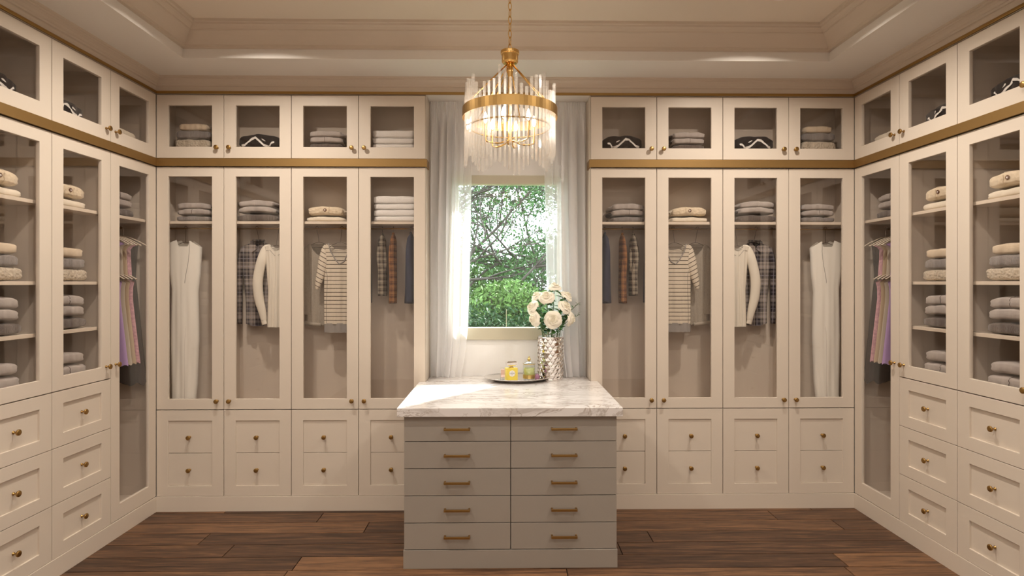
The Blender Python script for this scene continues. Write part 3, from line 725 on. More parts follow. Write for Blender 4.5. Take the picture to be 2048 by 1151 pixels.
for mx, side in ((False, 'left'), (True, 'right')):
    sdn = 100 if mx else 0
    yc = YB + .125; FX = lambda px: XP(px, YB + .06)
    zu, zl = 2.4155, 1.927
    # top row cupboards
    wu = lambda k: ('cupboard next to %s corner' % side) if k == 0 else 'cupboard %s %s corner' % (('second from', 'third from', 'fourth from')[k - 1], side)
    stack((FX(385), yc, zu), 0, mx, [('knit', .066, 1.0, 0), ('grey2', .060, .97, .004), ('cream', .050, .80, .004)], .240, .16, 'back wall top ' + wu(0), sdn + 1, archs=.002)
    stack((FX(519), yc, zu), 0, mx, [('black', .092, 1.0, 0)], .285, .17, 'back wall top ' + wu(1), sdn + 2, archs=.022)
    stack((FX(652), yc, zu), 0, mx, [('brown', .038, .94, 0), ('greys', .042, .97, 0), ('grey', .045, .97, -.002)], .230, .16, 'back wall top ' + wu(2), sdn + 3, archs=.004)
    if not mx:
        stack((FX(787), yc, zu), 0, mx, [('towel', .036, 1, 0), ('towel', .044, 1.0, 0), ('towel', .056, 1.0, 0)], .295, .17, 'back wall top ' + wu(3), sdn + 4, group='white towels')
    else:
        stack((FX(787), yc, zu), 0, mx, [('black', .092, 1.0, 0)], .285, .17, 'back wall top ' + wu(3), sdn + 4, archs=.022)
    ww = lambda k: 'back wall ' + (('wardrobe next to %s corner' % side) if k == 0 else 'wardrobe %s %s corner' % (('second from', 'third from', 'fourth from')[k - 1], side))
    stack((FX(387), yc, zl), 0, mx, [('grey2', .034, 1.0, -.002), ('greys', .042, .96, .002), ('grey', .044, .97, -.001)], .232, .16, ww(0), sdn + 5, archs=.007)
    stack((FX(513), yc, zl), 0, mx, [('brown', .045, 1.03, 0), ('grey', .042, .95, 0), ('greysl', .044, .92, -.002)], .262, .16, ww(1), sdn + 6, archs=.011)
    stack((FX(651), yc, zl), 0, mx, [('ivory', .030, 1.0, 0), ('cable', .060, .92, 0)], .262, .16, ww(2), sdn + 7, archs=.009)
    if not mx:
        stack((FX(790), yc, zl), 0, mx, [('towel', .038, 1, 0), ('towel', .048, 1, 0), ('towel', .042, 1.0, 0), ('towel', .056, 1.0, 0)], .295, .17, ww(3), sdn + 8, group='white towels')
    else:
        stack((FX(775), yc, zl), 0, mx, [('grey2', .034, 1.0, -.002), ('greys', .042, .96, .002), ('grey', .044, .97, -.001)], .232, .16, ww(3), sdn + 8, archs=.007)
    # side wall
    for k in (1, 2):
        o = (-W, YB - (k + 1) * BW)
        at = lambda x, y, z: (o[0] - y, o[1] + x, z)
        u = '%s wall wardrobe %s corner' % (side, ('second from', 'third from')[k - 1])
        stack(at(.19, .15, 2.4155), PI / 2, mx, [('black', .080, 1.0, 0)], .27, .20, '%s wall top cupboard %s corner' % (side, ('second from', 'third from')[k - 1]), sdn + 10 + k, archs=.022)
        stack(at(.205, .16, 1.927), PI / 2, mx, [('ivory', .038, 1.0, 0), ('cable', .072, .92, 0)], .27, .22, 'top shelf, ' + u, sdn + 20 + k, archs=.010)
        stack(at(.205, .16, 1.523), PI / 2, mx, [('knit', .070, 1.0, 0), ('grey2', .066, .93, -.006), ('cream', .058, .82, -.008)], .285, .22, 'second shelf, ' + u, sdn + 30 + k)
        stack(at(.205, .16, 1.263), PI / 2, mx, [('brown', .056, 1.0, 0), ('grey', .060, .93, -.004), ('greys', .060, .92, -.006)], .275, .22, 'third shelf, ' + u, sdn + 40 + k, archs=.010)
        stack(at(.205, .16, 1.0), PI / 2, mx, [('greys', .062, 1.0, 0), ('grey', .062, .93, -.005)], .265, .22, 'bottom shelf, ' + u, sdn + 50 + k, archs=.008)
    o = (-W, YB - BW)
    at = lambda x, y, z: (o[0] - y, o[1] + x, z)
    stack(at(.21, .19, 1.927), PI / 2, mx, [('brown', .050, 1.0, 0), ('grey', .048, .93, -.004), ('greys', .048, .92, -.006)], .28, .24, '%s wall wardrobe next to corner' % side, sdn + 60, archs=.010)
    stack(at(.21, .16, 2.4155), PI / 2, mx, [('ivory', .050, 1.0, 0)], .26, .22, '%s wall top cupboard next to corner' % side, sdn + 61, archs=.016)

# ------------------------------------------------------------------ hanging garments
def body(L, R, topf, topb, zb, Y, th, seed, nfold=4, amp=.006, nu=34, nv=44, sharp=4):
    rnd = random.Random(seed); ph = [rnd.uniform(0, 6.28) for _ in range(5)]
    zt = max(z for z, _ in L)
    def pt(a, b):
        front = a < .5; u = a * 2 if front else 2 - a * 2
        top = interp([(q, z) for q, z in (topf if front else topb)], u)
        z = lerp(top, interp([(q, z) for q, z in zb], u), b)
        x = lerp(interp(L, z), interp(R, z), u)
        e = max(0, 1 - abs(2 * u - 1) ** sharp) ** .5
        down = .25 + .75 * min(1, max(0, (zt - z) / .5))
        fo = amp * down * (math.sin(2 * PI * (nfold * u + .25 * math.sin(z * 5 + ph[0])) + ph[1]) + .5 * math.sin(2 * PI * nfold * 2.1 * u + ph[2]))
        return (x, Y + (-1 if front else .75) * th * e + fo * (e + .1), z)
    return MB().grid(pt, nu * 2, nv, cu=True), pt
def hang_hanger(mx, x, y, zrod, zneck, hw, rotz, label, group, rod_y=None, m='wire', flat=False):
    """hanger with its hook over the rail"""
    ry = (rod_y if rod_y is not None else y) - y
    t = Th('clothes_hanger', label, 'hanger', (x, y, zneck), rotz, mx, group)
    h = zrod - zneck
    hook = [(0, 0, 0), (0, ry * .5, h * .5), (0, ry, h - .012), (-.004, ry, h - .004), (-.010, ry, h + .004), (-.007, ry, h + .013), (0, ry, h + .016), (.008, ry, h + .011), (.010, ry, h + .002)]
    t.part('hook', MB().tube(smoothpath(hook, 3), .0015, 6), M['wire'] if m == 'wire' else M['chrome'], smooth=True)
    sh = smoothpath([(-hw, 0, -hw * .42), (-hw * .6, 0, -hw * .2), (0, 0, 0), (hw * .6, 0, -hw * .2), (hw, 0, -hw * .42)], 4)
    if m == 'wire':
        t.part('shoulder_bar', MB().tube(sh, .0017, 6).tube([sh[0], sh[-1]], .0015, 6), M['wire'], smooth=True)
    else:
        t.part('shoulder_bar', MB().tube(sh, [.0055] + [.004] * (len(sh) - 2) + [.006], 8, r2=[.010] + [.0055] * (len(sh) - 2) + [.010]), M['wood_hanger'], smooth=True)
def garment(name, label, cat, loc, mx, group, mb, m):
    mb.v = [(x - loc[0], y - loc[1], z - loc[2]) for x, y, z in mb.v]
    return Th(name, label, cat, loc, 0, mx, group, mb=mb, m=m, smooth=True)
def shifted(mb, loc):
    mb.v = [(x - loc[0], y - loc[1], z - loc[2]) for x, y, z in mb.v]; return mb
def sleeve_px(pts, Y, rx, ry):
    path = smoothpath([(P(a, b, Y)[0], Y + dy, P(a, b, Y)[1]) for a, b, dy in pts], 5)
    n = len(path); f = lambda tab, i: interp([(k / (len(tab) - 1), v) for k, v in enumerate(tab)], i / (n - 1))
    return MB().tube(path, [f(rx, i) for i in range(n)], 14, r2=[f(ry, i) for i in range(n)])
k_ = 4.0 / F
for mx, side in ((False, 'left'), (True, 'right')):
    tag = 'behind glass near %s corner' % side
    GR = 'garments hanging behind the back wall glass doors'
    # --- long dress
    Y = YB + .115; pz = lambda a, b: P(a, b, Y)[::-1]
    L = [pz(337.5, 480), pz(337.5, 486), pz(337, 500), pz(338.5, 540), pz(344, 577), pz(342.5, 675), pz(344.5, 830)]
    Rr = [pz(403, 480), pz(404.5, 495), pz(402, 548), pz(397.5, 584), pz(399.5, 675), pz(396, 767), pz(389, 830)]
    zf = lambda y: P(370, y, Y)[1]
    tf = [(0, zf(487)), (.33, zf(480)), (.375, zf(493)), (.66, zf(493)), (.71, zf(481)), (1, zf(495))]
    tb = [(0, zf(487)), (.33, zf(480)), (.4, zf(487)), (.64, zf(487)), (.71, zf(481)), (1, zf(495))]
    mb, pt = body(L, Rr, tf, tb, [(0, .705), (1, .705)], Y, .034, 3, 2.2, .0022, nv=70, sharp=2.6)
    loc = (XP(370, Y), Y, .705)
    sl1 = MB().tube([(*(lambda p: (p[0], p[1] - .0006, p[2]))(pt(u / 2, v)),) for u, v in ((.70, .003), (.70, .06), (.66, .12), (.60, .18), (.57, .235))], .0012, 6)
    sl2 = MB().tube([(*(lambda p: (p[0], p[1] - .0004, p[2]))(pt(u / 2, v)),) for u, v in ((.60, .52), (.57, .62), (.58, .75), (.60, .87), (.62, .99))], .0011, 6)
    t = garment('long_dress', 'long off-white sleeveless dress hanging in wardrobe next to %s corner' % side, 'dress', loc, mx, GR, mb, M['dress'])
    t.part('neckline_slit', shifted(sl1, loc), M['seam'], smooth=True); t.part('skirt_crease', shifted(sl2, loc), M['seam_light'], smooth=True)  # skirt crease is a thin tube with the fold's shade in its colour
    hang_hanger(mx, XP(371, Y), Y, 1.885, zf(484), .09, 0, 'dark wire hanger holding the long off-white dress, %s side' % side, 'dark wire hangers', YB + .12)
    # --- plaid shirt
    Y = YB + .160; pz = lambda a, b: P(a, b, Y)[::-1]; zf = lambda y: P(515, y, Y)[1]
    L = [pz(494, 480), pz(482, 492), pz(482, 520), pz(488, 560), pz(492, 600), pz(492, 660)]
    Rr = [pz(542, 480), pz(552, 492), pz(550, 520), pz(549, 560), pz(549, 600), pz(551, 660)]
    tf = [(0, zf(497)), (.12, zf(491)), (.36, zf(484)), (.5, zf(496)), (.66, zf(484)), (.88, zf(491)), (1, zf(497))]
    tb = [(0, zf(497)), (.12, zf(491)), (.36, zf(483)), (.66, zf(483)), (.88, zf(491)), (1, zf(497))]
    mb, pt = body(L, Rr, tf, tb, [(0, zf(646)), (.3, zf(651)), (.7, zf(651)), (1, zf(646))], Y, .028, 5, 4, .005)
    loc = (XP(517, Y), Y, zf(650))
    t = garment('plaid_shirt', 'dark purple and grey plaid shirt hanging in wardrobe second from %s corner' % side, 'shirt', loc, mx, GR, mb, M['plaid'])
    t.part('sleeve', shifted(sleeve_px([(489, 496, -.01), (484, 520, -.02), (482, 560, -.02), (482, 600, -.02), (482, 647, -.02)], Y, [.018, .019, .018, .017, .015], [.020, .026, .024, .022, .018]), loc), M['plaid'], smooth=True)
    t.part('sleeve', shifted(sleeve_px([(548, 496, 0), (553, 520, 0), (556, 560, 0), (557, 600, 0), (557, 640, 0)], Y, [.016, .018, .017, .016, .014], [.018, .02, .02, .018, .016]), loc), M['plaid'], smooth=True)
    cl = MB()
    a, b, c, d = [P(*q, Y) for q in ((504, 483), (507, 480), (519, 497), (508, 505))]
    cl.add([(a[0], Y - .026, a[1]), (b[0], Y - .012, b[1]), (c[0], Y - .036, c[1]), (d[0], Y - .040, d[1]), (a[0], Y - .022, a[1]), (b[0], Y - .009, b[1]), (c[0], Y - .032, c[1]), (d[0], Y - .036, d[1])],
           [(0, 3, 2, 1), (4, 5, 6, 7), (0, 1, 5, 4), (1, 2, 6, 5), (2, 3, 7, 6), (3, 0, 4, 7)])
    cl.tube([(P(507, 481, Y)[0], Y - .014, P(507, 481, Y)[1]), (P(515, 481.5, Y)[0], Y + .012, P(515, 481, Y)[1]), (P(528, 481, Y)[0], Y + .010, P(528, 481, Y)[1]), (P(532, 484, Y)[0], Y - .018, P(532, 484, Y)[1])], .009, 8, r2=.005)
    t.part('collar', shifted(cl, loc), M['plaid'])
    hang_hanger(mx, XP(519, Y), Y, 1.885, zf(486), .085, 0, 'dark wire hanger holding the purple plaid shirt, %s side' % side, 'dark wire hangers', YB + .12)
    # --- cream blouse
    Y = YB + .085; pz = lambda a, b: P(a, b, Y)[::-1]; zf = lambda y: P(540, y, Y)[1]
    L = [pz(531, 485), pz(529, 495), pz(532, 520), pz(536, 580), pz(534, 660)]
    Rr = [pz(570, 485), pz(574, 495), pz(573, 520), pz(573, 580), pz(574, 660)]
    tf = [(0, zf(494)), (.30, zf(490)), (.42, zf(499)), (.56, zf(503)), (.78, zf(499)), (.85, zf(490)), (1, zf(494))]
    tb = [(0, zf(494)), (.30, zf(490)), (.42, zf(495)), (.78, zf(495)), (.85, zf(490)), (1, zf(494))]
    mb, pt = body(L, Rr, tf, tb, [(0, zf(653)), (1, zf(654))], Y, .026, 8, 3, .006)
    loc = (XP(550, Y), Y, zf(655))
    t = garment('cream_blouse', 'cream long-sleeved blouse in front of the plaid shirt near %s corner' % side, 'blouse', loc, mx, GR, mb, M['shirt'])
    t.part('sleeve', shifted(sleeve_px([(541, 490, .004), (532, 497, 0), (525, 520, -.012), (518, 560, -.018), (520, 595, -.018), (526, 620, -.018), (530, 641, -.018)], Y, [.004, .026, .032, .034, .032, .026, .018], [.004, .016, .022, .024, .022, .018, .012]), loc), M['shirt'], smooth=True)
    t.part('yoke_seam', shifted(MB().tube([(lambda p: (p[0], p[1] - .0006, p[2]))(pt(u / 2, .045 + .02 * math.sin(3 * u))) for u in (.12, .3, .5, .7, .9)], .0012, 6), loc), M['seam'], smooth=True)
    t.part('cuff', shifted(sleeve_px([(529.5, 640, -.018), (531.5, 648, -.018)], Y, [.0185, .0175], [.0125, .0115]), loc), M['shirt'], smooth=True)
    hang_hanger(mx, XP(553, Y), Y, 1.885, zf(490), .055, 0, 'dark wire hanger holding the cream blouse, %s side' % side, 'dark wire hangers', YB + .12)
    # --- marl knit sweater
    Y = YB + .160; pz = lambda a, b: P(a, b, Y)[::-1]; zf = lambda y: P(625, y, Y)[1]
    L = [pz(613, 480), pz(610, 497), pz(610, 530), pz(612, 600), pz(610, 655)]
    Rr = [pz(660, 480), pz(668, 497), pz(668, 530), pz(668, 600), pz(668, 655)]
    tf = [(0, zf(497)), (.10, zf(490)), (.22, zf(487)), (.32, zf(500)), (.5, zf(512)), (.7, zf(500)), (.8, zf(487)), (1, zf(497))]
    tb = [(0, zf(497)), (.10, zf(490)), (.22, zf(487)), (.8, zf(487)), (1, zf(497))]
    mb, pt = body(L, Rr, tf, tb, [(0, zf(647)), (1, zf(650))], Y, .026, 9, 2.5, .005)
    loc = (XP(637, Y), Y, zf(650))
    t = garment('knit_sweater', 'oatmeal marl knit sweater hanging behind the striped tee, %s side' % side, 'sweater', loc, mx, GR, mb, M['marl'])
    t.part('sleeve', shifted(sleeve_px([(617, 492, 0), (613, 505, -.012), (614, 540, -.022), (615, 580, -.024), (616, 615, -.024), (615, 628, -.024)], Y, [.014, .022, .028, .030, .030, .028], [.012, .02, .022, .022, .02, .018]), loc), M['marl'], smooth=True)
    t.part('ribbed_hem', shifted(MB().tube(smoothpath([(P(608, 644, Y)[0], Y - .022, P(608, 643, Y)[1]), (P(622, 646, Y)[0], Y - .030, P(622, 646, Y)[1]), (P(645, 648.5, Y)[0], Y - .028, P(645, 648.5, Y)[1])], 5), .0125, 10, r2=.010), loc), M['marl'], smooth=True)
    hang_hanger(mx, XP(638, Y), Y, 1.885, zf(484), .085, 0, 'dark wire hanger holding the oatmeal knit sweater, %s side' % side, 'dark wire hangers', YB + .12)
    # --- striped tee
    Y = YB + .085; pz = lambda a, b: P(a, b, Y)[::-1]; zf = lambda y: P(670, y, Y)[1]
    L = [pz(648, 480), pz(647, 500), pz(649, 530), pz(648, 560), pz(648, 665)]
    Rr = [pz(704, 480), pz(706, 500), pz(706, 530), pz(706, 560), pz(706, 665)]
    tf = [(0, zf(493)), (.2, zf(487)), (.27, zf(502)), (.42, zf(519)), (.56, zf(528)), (.72, zf(523)), (.86, zf(505)), (.92, zf(489)), (1, zf(492))]
    tb = [(0, zf(493)), (.2, zf(487)), (.35, zf(497)), (.7, zf(499)), (.86, zf(492)), (.92, zf(488)), (1, zf(492))]
    mb, pt = body(L, Rr, tf, tb, [(0, zf(647)), (1, zf(647))], Y, .024, 12, 2.5, .003)
    loc = (XP(675, Y), Y, zf(647))
    t = garment('striped_tee', 'cream tee with thin brown stripes and grey trim near %s corner' % side, 'tee', loc, mx, GR, mb, M['tee'])
    t.part('sleeve', shifted(sleeve_px([(657, 489, .002), (651, 497, 0), (648, 520, -.006), (643, 545, -.010), (638, 565, -.012), (635, 578, -.012)], Y, [.008, .024, .036, .030, .022, .010], [.006, .018, .020, .018, .014, .008]), loc), M['tee_slope_m' if mx else 'tee_slope'], smooth=True, label='batwing sleeve')
    t.part('grey_hem', shifted(MB().grid(lambda a, b: (lerp(XP(648, Y), XP(705, Y), (a * 2 if a < .5 else 2 - 2 * a)), Y + (-.0235 if a < .5 else .012) * max(0, 1 - abs(2 * ((a * 2) % 1 if a < .5 else (2 - 2 * a)) - 1) ** 5) ** .5 + .003 * math.sin(a * 40), lerp(zf(645.5), zf(664), b)), 48, 3, cu=True), loc), M['tee_grey'], smooth=True, label='grey hem band')
    nk = [pt(u / 2, .0) for u in (.2, .235, .27, .35, .42, .5, .56, .64, .72, .79, .86, .9)]
    t.part('neck_binding', shifted(MB().tube([(x, y - .001, z) for x, y, z in nk], .0038, 8), loc), M['tee_grey'], smooth=True, label='grey neck binding')
    sp = [(lambda p: (p[0], p[1] - .0008, p[2]))(pt(u / 2, v)) for u, v in ((.10, .32), (.14, .40), (.135, .6), (.12, .8), (.115, .99))]
    t.part('side_seam', shifted(MB().tube(sp, .0012, 6), loc), M['seam'], smooth=True)
    hang_hanger(mx, XP(681, Y), Y, 1.885, zf(484), .075, 0, 'dark wire hanger holding the striped tee, %s side' % side, 'dark wire hangers', YB + .12)
    # --- shirts seen edge-on
    def edge(px, top, bot, rw, mat_, name, label, cat, elbow=0, ry=.072, ext=0):
        Y = YB + .128
        x, zt = P(px, top, Y); zb = P(px, bot, Y)[1]
        loc = (x, Y, zb); h = zt - zb
        sec = [(1.0, .25, .3), (.985, .35, .45), (.96, .55, .75), (.90, .80, .95), (.75, .95, 1.0), (.45, 1.0, 1.0), (.2, 1.02, 1.0), (0, 1.05, 1.0)]
        mb = MB(); rng = random.Random(int(px))
        pts = [(ext * (1 - s) + .002 * math.sin(s * 7), 0, s * h) for s, _, _ in sec]
        mb.tube(pts, [rw * a for _, a, _ in sec], 16, r2=[ry * b for _, _, b in sec])
        t = Th(name, label, cat, loc, 0, mx, 'shirts seen edge-on in the wardrobes beside the window', mb=mb, m=mat_, smooth=True)
        e = [(0, -ry * .3, h * .93), (-.004 - elbow, -ry * .75, h * .76), (-.004 - elbow, -ry * .88, h * .60), (.003, -ry * .98, h * .42), (.003, -ry * 1.0, h * .2), (.003, -ry * .98, h * .02)]
        n = 5; pp = smoothpath(e, n)
        t.part('sleeve', MB().tube(pp, [rw * .75] * len(pp), 12, r2=.018), mat_, smooth=True)
        if elbow:
            t.part('sleeve', MB().tube(smoothpath([(.006, -ry * .2, h * .9), (.022, -ry * .5, h * .66), (.026, -ry * .6, h * .50), (.012, -ry * .5, h * .38)], 4), .013, 10, r2=.017), mat_, smooth=True)
        t.part('collar', MB().tube([(0, -ry * .30, h * 1.0), (0, -ry * .12, h * 1.01), (0, .01, h)], [.007, .009, .007], 8, r2=.008), mat_, smooth=True)
        hang_hanger(mx, x, Y, 1.885, zt - .004, .055, PI / 2, 'dark wire hanger holding the ' + label.split(' seen')[0] + ', ' + side + ' side', 'dark wire hangers', None)
    e1 = 'seen edge-on'
    edge(765, 469, 591, .026, M['plaid_grey'], 'plaid_shirt', 'grey plaid shirt seen edge-on in wardrobe just %s of window' % side, 'shirt', elbow=.004)
    edge(787, 468, 606, .024, M['plaid_rust'], 'plaid_shirt', 'orange plaid shirt seen edge-on in wardrobe just %s of window' % side, 'shirt', ext=-.005)
    edge(822, 467, 606, .030, M['navy'], 'navy_jacket', 'navy jacket seen edge-on in wardrobe just %s of window' % side, 'jacket', ext=-.012)
    edge(736, 470, 605, .014, M['blue'], 'blue_shirt', 'slate blue shirt seen edge-on in wardrobe just %s of window' % side, 'shirt', ext=.006)

# --- dresses in the corner wardrobes: hung across the depth, two tiers
def drape(w0, w1, w2, zt, zb, t0, t1, seed, n=36, nv=36, scal=.006):
    """garment hanging in the local x-z plane of its hanger, thickness along y"""
    rnd = random.Random(seed); p0 = rnd.uniform(0, 6)
    def fn(a, b):
        z = lerp(zt, zb, b); w = interp([(0, w0), (.10, w0 * .92), (.25, w1), (1, w2)], b); th = lerp(t0, t1, b)
        an = 2 * PI * a; c, s = math.cos(an), math.sin(an)
        top_drop = (abs(c) ** 2) * .03 * max(0, 1 - b * 6)
        f = 1 + .22 * b * math.sin(9 * an + p0)
        return (w * sg(c, .9), th * s * f, z - top_drop + scal * math.sin(9 * an + p0) * (b > .97))
    mb = MB().grid(fn, n, nv, cu=True); mb.f.append(tuple(range(n)))
    return mb
for mx, side in ((False, 'left'), (True, 'right')):
    cx = -W - .165
    G1 = 'dresses hanging in the corner wardrobes'
    cols = [('purple', 'lilac'), ('stone', 'stone'), ('tan', 'tan'), ('pink', 'pink lace')]
    ys = [3.635, 3.675, 3.715, 3.755]
    for i, ((mk, cn), y) in enumerate(zip(cols, ys)):
        wd_ = '%s wall' % side
        Th('short_top', '%s sleeveless top, upper tier, corner wardrobe on %s' % (cn, wd_), 'top', (cx, y, 1.56), 0, mx, G1, mb=drape(.125, .085, .095, .225, -.015, .008, .013, i), m=M[mk], smooth=True)
        hang_hanger(mx, cx, y, 1.872, 1.815, .15, 0, 'pale hanger of the %s top, upper tier, %s' % (cn, wd_), 'pale clothes hangers', None, 'wood')
        Th('flared_dress', '%s flared dress, lower tier, corner wardrobe on %s' % (cn, wd_), 'dress', (cx, y, 1.005), 0, mx, G1, mb=drape(.110, .100, .148, .545, .0, .008, .018, 20 + i), m=M[mk], smooth=True)
        hang_hanger(mx, cx, y - .004, 1.62, 1.590, .125, 0, 'pale hanger of the %s dress, lower tier, %s' % (cn, wd_), 'pale clothes hangers', None, 'wood')
    # dark pleated dress behind, long
    y = 3.822
    Th('long_dark_dress', 'long dark taupe dress behind the pink one, corner wardrobe on %s wall' % side, 'dress', (cx, y, .86), 0, mx, G1, mb=drape(.095, .075, .150, .94, .0, .012, .034, 40, scal=.014), m=M['taupe'], smooth=True)
    hang_hanger(mx, cx, y, 1.872, 1.815, .15, 0, 'pale hanger of the dark taupe dress, %s wall' % side, 'pale clothes hangers', None, 'wood')

# ------------------------------------------------------------------ things on the worktop
TX, TY = XP(1034, 3.93), 3.925
tray = Th('tray', 'round silver tray under the perfume bottles on the marble', 'tray', (TX, TY, ZC + .0005), mb=MB().lathe([(.01, .0), (.130, .0), (.150, .004), (.195, .020), (.205, .024), (.207, .027), (.203, .028), (.148, .010), (.125, .007), (.01, .006)], 56), m=M['silver'], smooth=True)
tray.root.scale = (1.08, .80, 1)
zt = ZC + .008
# yellow perfume
bx, by = XP(1022.5, 3.86), 3.862
pb = Th('perfume_bottle', 'square yellow perfume bottle with silver cap and white label on the tray', 'perfume bottle', (bx, by, zt), .28)
pb.part('bottle', MB().box(-.040, .040, -.020, .020, 0, .088), M['yellow'], bevel=.003)
pb.part('neck', MB().lathe([(.016, .088), (.016, .092), (.011, .094), (.011, .102)], 20), M['gold_foil'], smooth=False)
pb.part('cap', MB().add([(s * x, t * y, z) for z, x, y in ((.100, .016, .012), (.108, .034, .019), (.124, .036, .020), (.132, .026, .014)) for s, t in ((-1, -1), (1, -1), (1, 1), (-1, 1))],
        [(3, 2, 1, 0), (12, 13, 14, 15)] + [(4 * j + i, 4 * j + (i + 1) % 4, 4 * j + 4 + (i + 1) % 4, 4 * j + 4 + i) for j in range(3) for i in range(4)]), M['chrome'], label='faceted silver cap')
lb = pb.part('label', MB().lathe([(.0215, -.0008), (.0215, 0)], 8, (0, -.0202, .052), 'y'), M['label'], label='white octagonal label')
def text(s, size, x, y, z, parent, m):
    cu = bpy.data.curves.new('lettering', 'FONT'); cu.body = s; cu.size = size; cu.align_x = 'CENTER'; cu.align_y = 'CENTER'; cu.extrude = .0002; cu.materials.append(m)
    tmp = bpy.data.objects.new('lettering_curve', cu); C.objects.link(tmp); bpy.context.view_layer.update()
    me = bpy.data.meshes.new_from_object(tmp.evaluated_get(bpy.context.evaluated_depsgraph_get())); bpy.data.objects.remove(tmp)
    me.materials.clear(); me.materials.append(m)
    o = bpy.data.objects.new('lettering', me); C.objects.link(o); o.parent = parent; o.location = (x, y, z); o.rotation_euler = (PI / 2, 0, 0); return o
text('N°5', .006, 0, -.0214, .062, lb, M['ink']); text('CHANEL', .0095, 0, -.0214, .0525, lb, M['ink']); text('PARIS', .0055, 0, -.0214, .0435, lb, M['ink'])
# small pink bottle behind
pk = Th('perfume_bottle', 'small pale pink bottle half hidden behind the yellow perfume', 'perfume bottle', (XP(1007, 3.93), 3.945, zt), 0)
pk.part('bottle', MB().box(-.024, .024, -.014, .014, 0, .078), M['jar_glass'], bevel=.006)
pk.part('perfume', MB().box(-.018, .018, -.009, .009, .010, .066), M['pink_glass'], bevel=.003)
# candle jar
jx, jy = XP(1058, 3.92), 3.915
cj = Th('candle_jar', 'clear glass jar with lime candle, gold band and gold finial on the tray', 'candle jar', (jx, jy, zt), 0)
cj.part('jar', MB().lathe([(.036, 0), (.041, .004), (.041, .098), (.038, .104), (.036, .104), (.0385, .097), (.0385, .006), (.034, .003)], 32), M['jar_glass'], smooth=True)
cj.part('wax', MB().lathe([(.036, .012), (.0378, .014), (.0378, .074), (.036, .077), (.004, .0775)], 32), M['wax'], smooth=False)
cj.part('gold_band', MB().lathe([(.0415, .010), (.0418, .012), (.0418, .034), (.0415, .036), (.0395, .036), (.0395, .010)], 32), M['gold_foil'])
ld = cj.part('lid', MB().lathe([(.043, .104), (.044, .107), (.040, .112), (.026, .120), (.010, .125), (.002, .1265), (.0015, .124), (.024, .117), (.040, .108), (.041, .104)], 32), M['jar_glass'], smooth=True)
cj.part('lid_rim', MB().tube([(.0425 * math.cos(2 * PI * k / 32), .0425 * math.sin(2 * PI * k / 32), .106) for k in range(32)], .0018, 6, closed=True), M['gold_foil'], parent=ld, smooth=True)
cj.part('finial', MB().lathe([(.006, .125), (.011, .129), (.012, .136), (.009, .143), (.005, .147), (.0055, .151), (.002, .157)], 16), M['gold_foil'], parent=ld, smooth=True, label='gold finial')
# plum pebble bottle
pl = Th('scent_bottle', 'small plum coloured oval bottle beside the candle jar', 'bottle', (XP(1074.5, 3.87), 3.875, zt), 0)
pl.part('bottle', MB().lathe([(.006, 0), (.013, .006), (.0165, .018), (.016, .030), (.011, .040), (.005, .045)], 20), M['plum'], smooth=True)
pl.part('stopper', MB().lathe([(.004, .044), (.009, .049), (.010, .055), (.006, .060), (.001, .062)], 14), M['jar_glass'], smooth=True)

# vase with raised triangular facets
VX, VY = XP(1101, 3.985), 3.985; VR = .086; VH = .292
vs = Th('vase', 'tall silver cylinder vase with triangular facets holding white roses', 'vase', (VX, VY, ZC))
vm = MB(); nc = 17; nr = 11; dz = (VH - .012) / nr
def vp(i, j, r=VR): a = 2 * PI * (i + (.5 if j % 2 else 0)) / nc; return Vector((r * math.cos(a), r * math.sin(a), .006 + j * dz))
for j in range(nr):
    for i in range(nc):
        if j % 2 == 0: tr = [(vp(i, j), vp(i + 1, j), vp(i, j + 1)), (vp(i + 1, j), vp(i + 1, j + 1), vp(i, j + 1))]
        else: tr = [(vp(i, j), vp(i + 1, j), vp(i + 1, j + 1)), (vp(i, j), vp(i + 1, j + 1), vp(i, j + 1))]
        for a, b, c in tr:
            zs_ = sorted(q.z for q in (a, b, c)); up = zs_[1] - zs_[0] < 1e-4
            tri = []
            for q in (a, b, c):
                n_ = Vector((q.x, q.y, 0)).normalized(); apex = (abs(q.z - zs_[2]) < 1e-4) if up else (abs(q.z - zs_[0]) < 1e-4)
                tri.append(q + n_ * ((.005 if up else -.011) if apex else (0 if up else .002)))
            m_ = (a + b + c) / 3; m_ = m_ - Vector((m_.x, m_.y, 0)).normalized() * .014
            vm.add(tri + [m_], [(0, 1, 2), (1, 0, 3), (2, 1, 3), (0, 2, 3)])
vs.part('faceted_body', vm, M['chrome'])
vs.part('rim', MB().lathe([(VR + .001, VH - .006), (VR + .002, VH), (VR - .003, VH), (VR - .004, VH - .01), (VR - .005, .01)], 44), M['chrome'], smooth=False)
vs.part('foot', MB().lathe([(VR - .004, 0), (VR + .001, .001), (VR + .001, .007), (VR - .01, .008)], 44), M['chrome'])

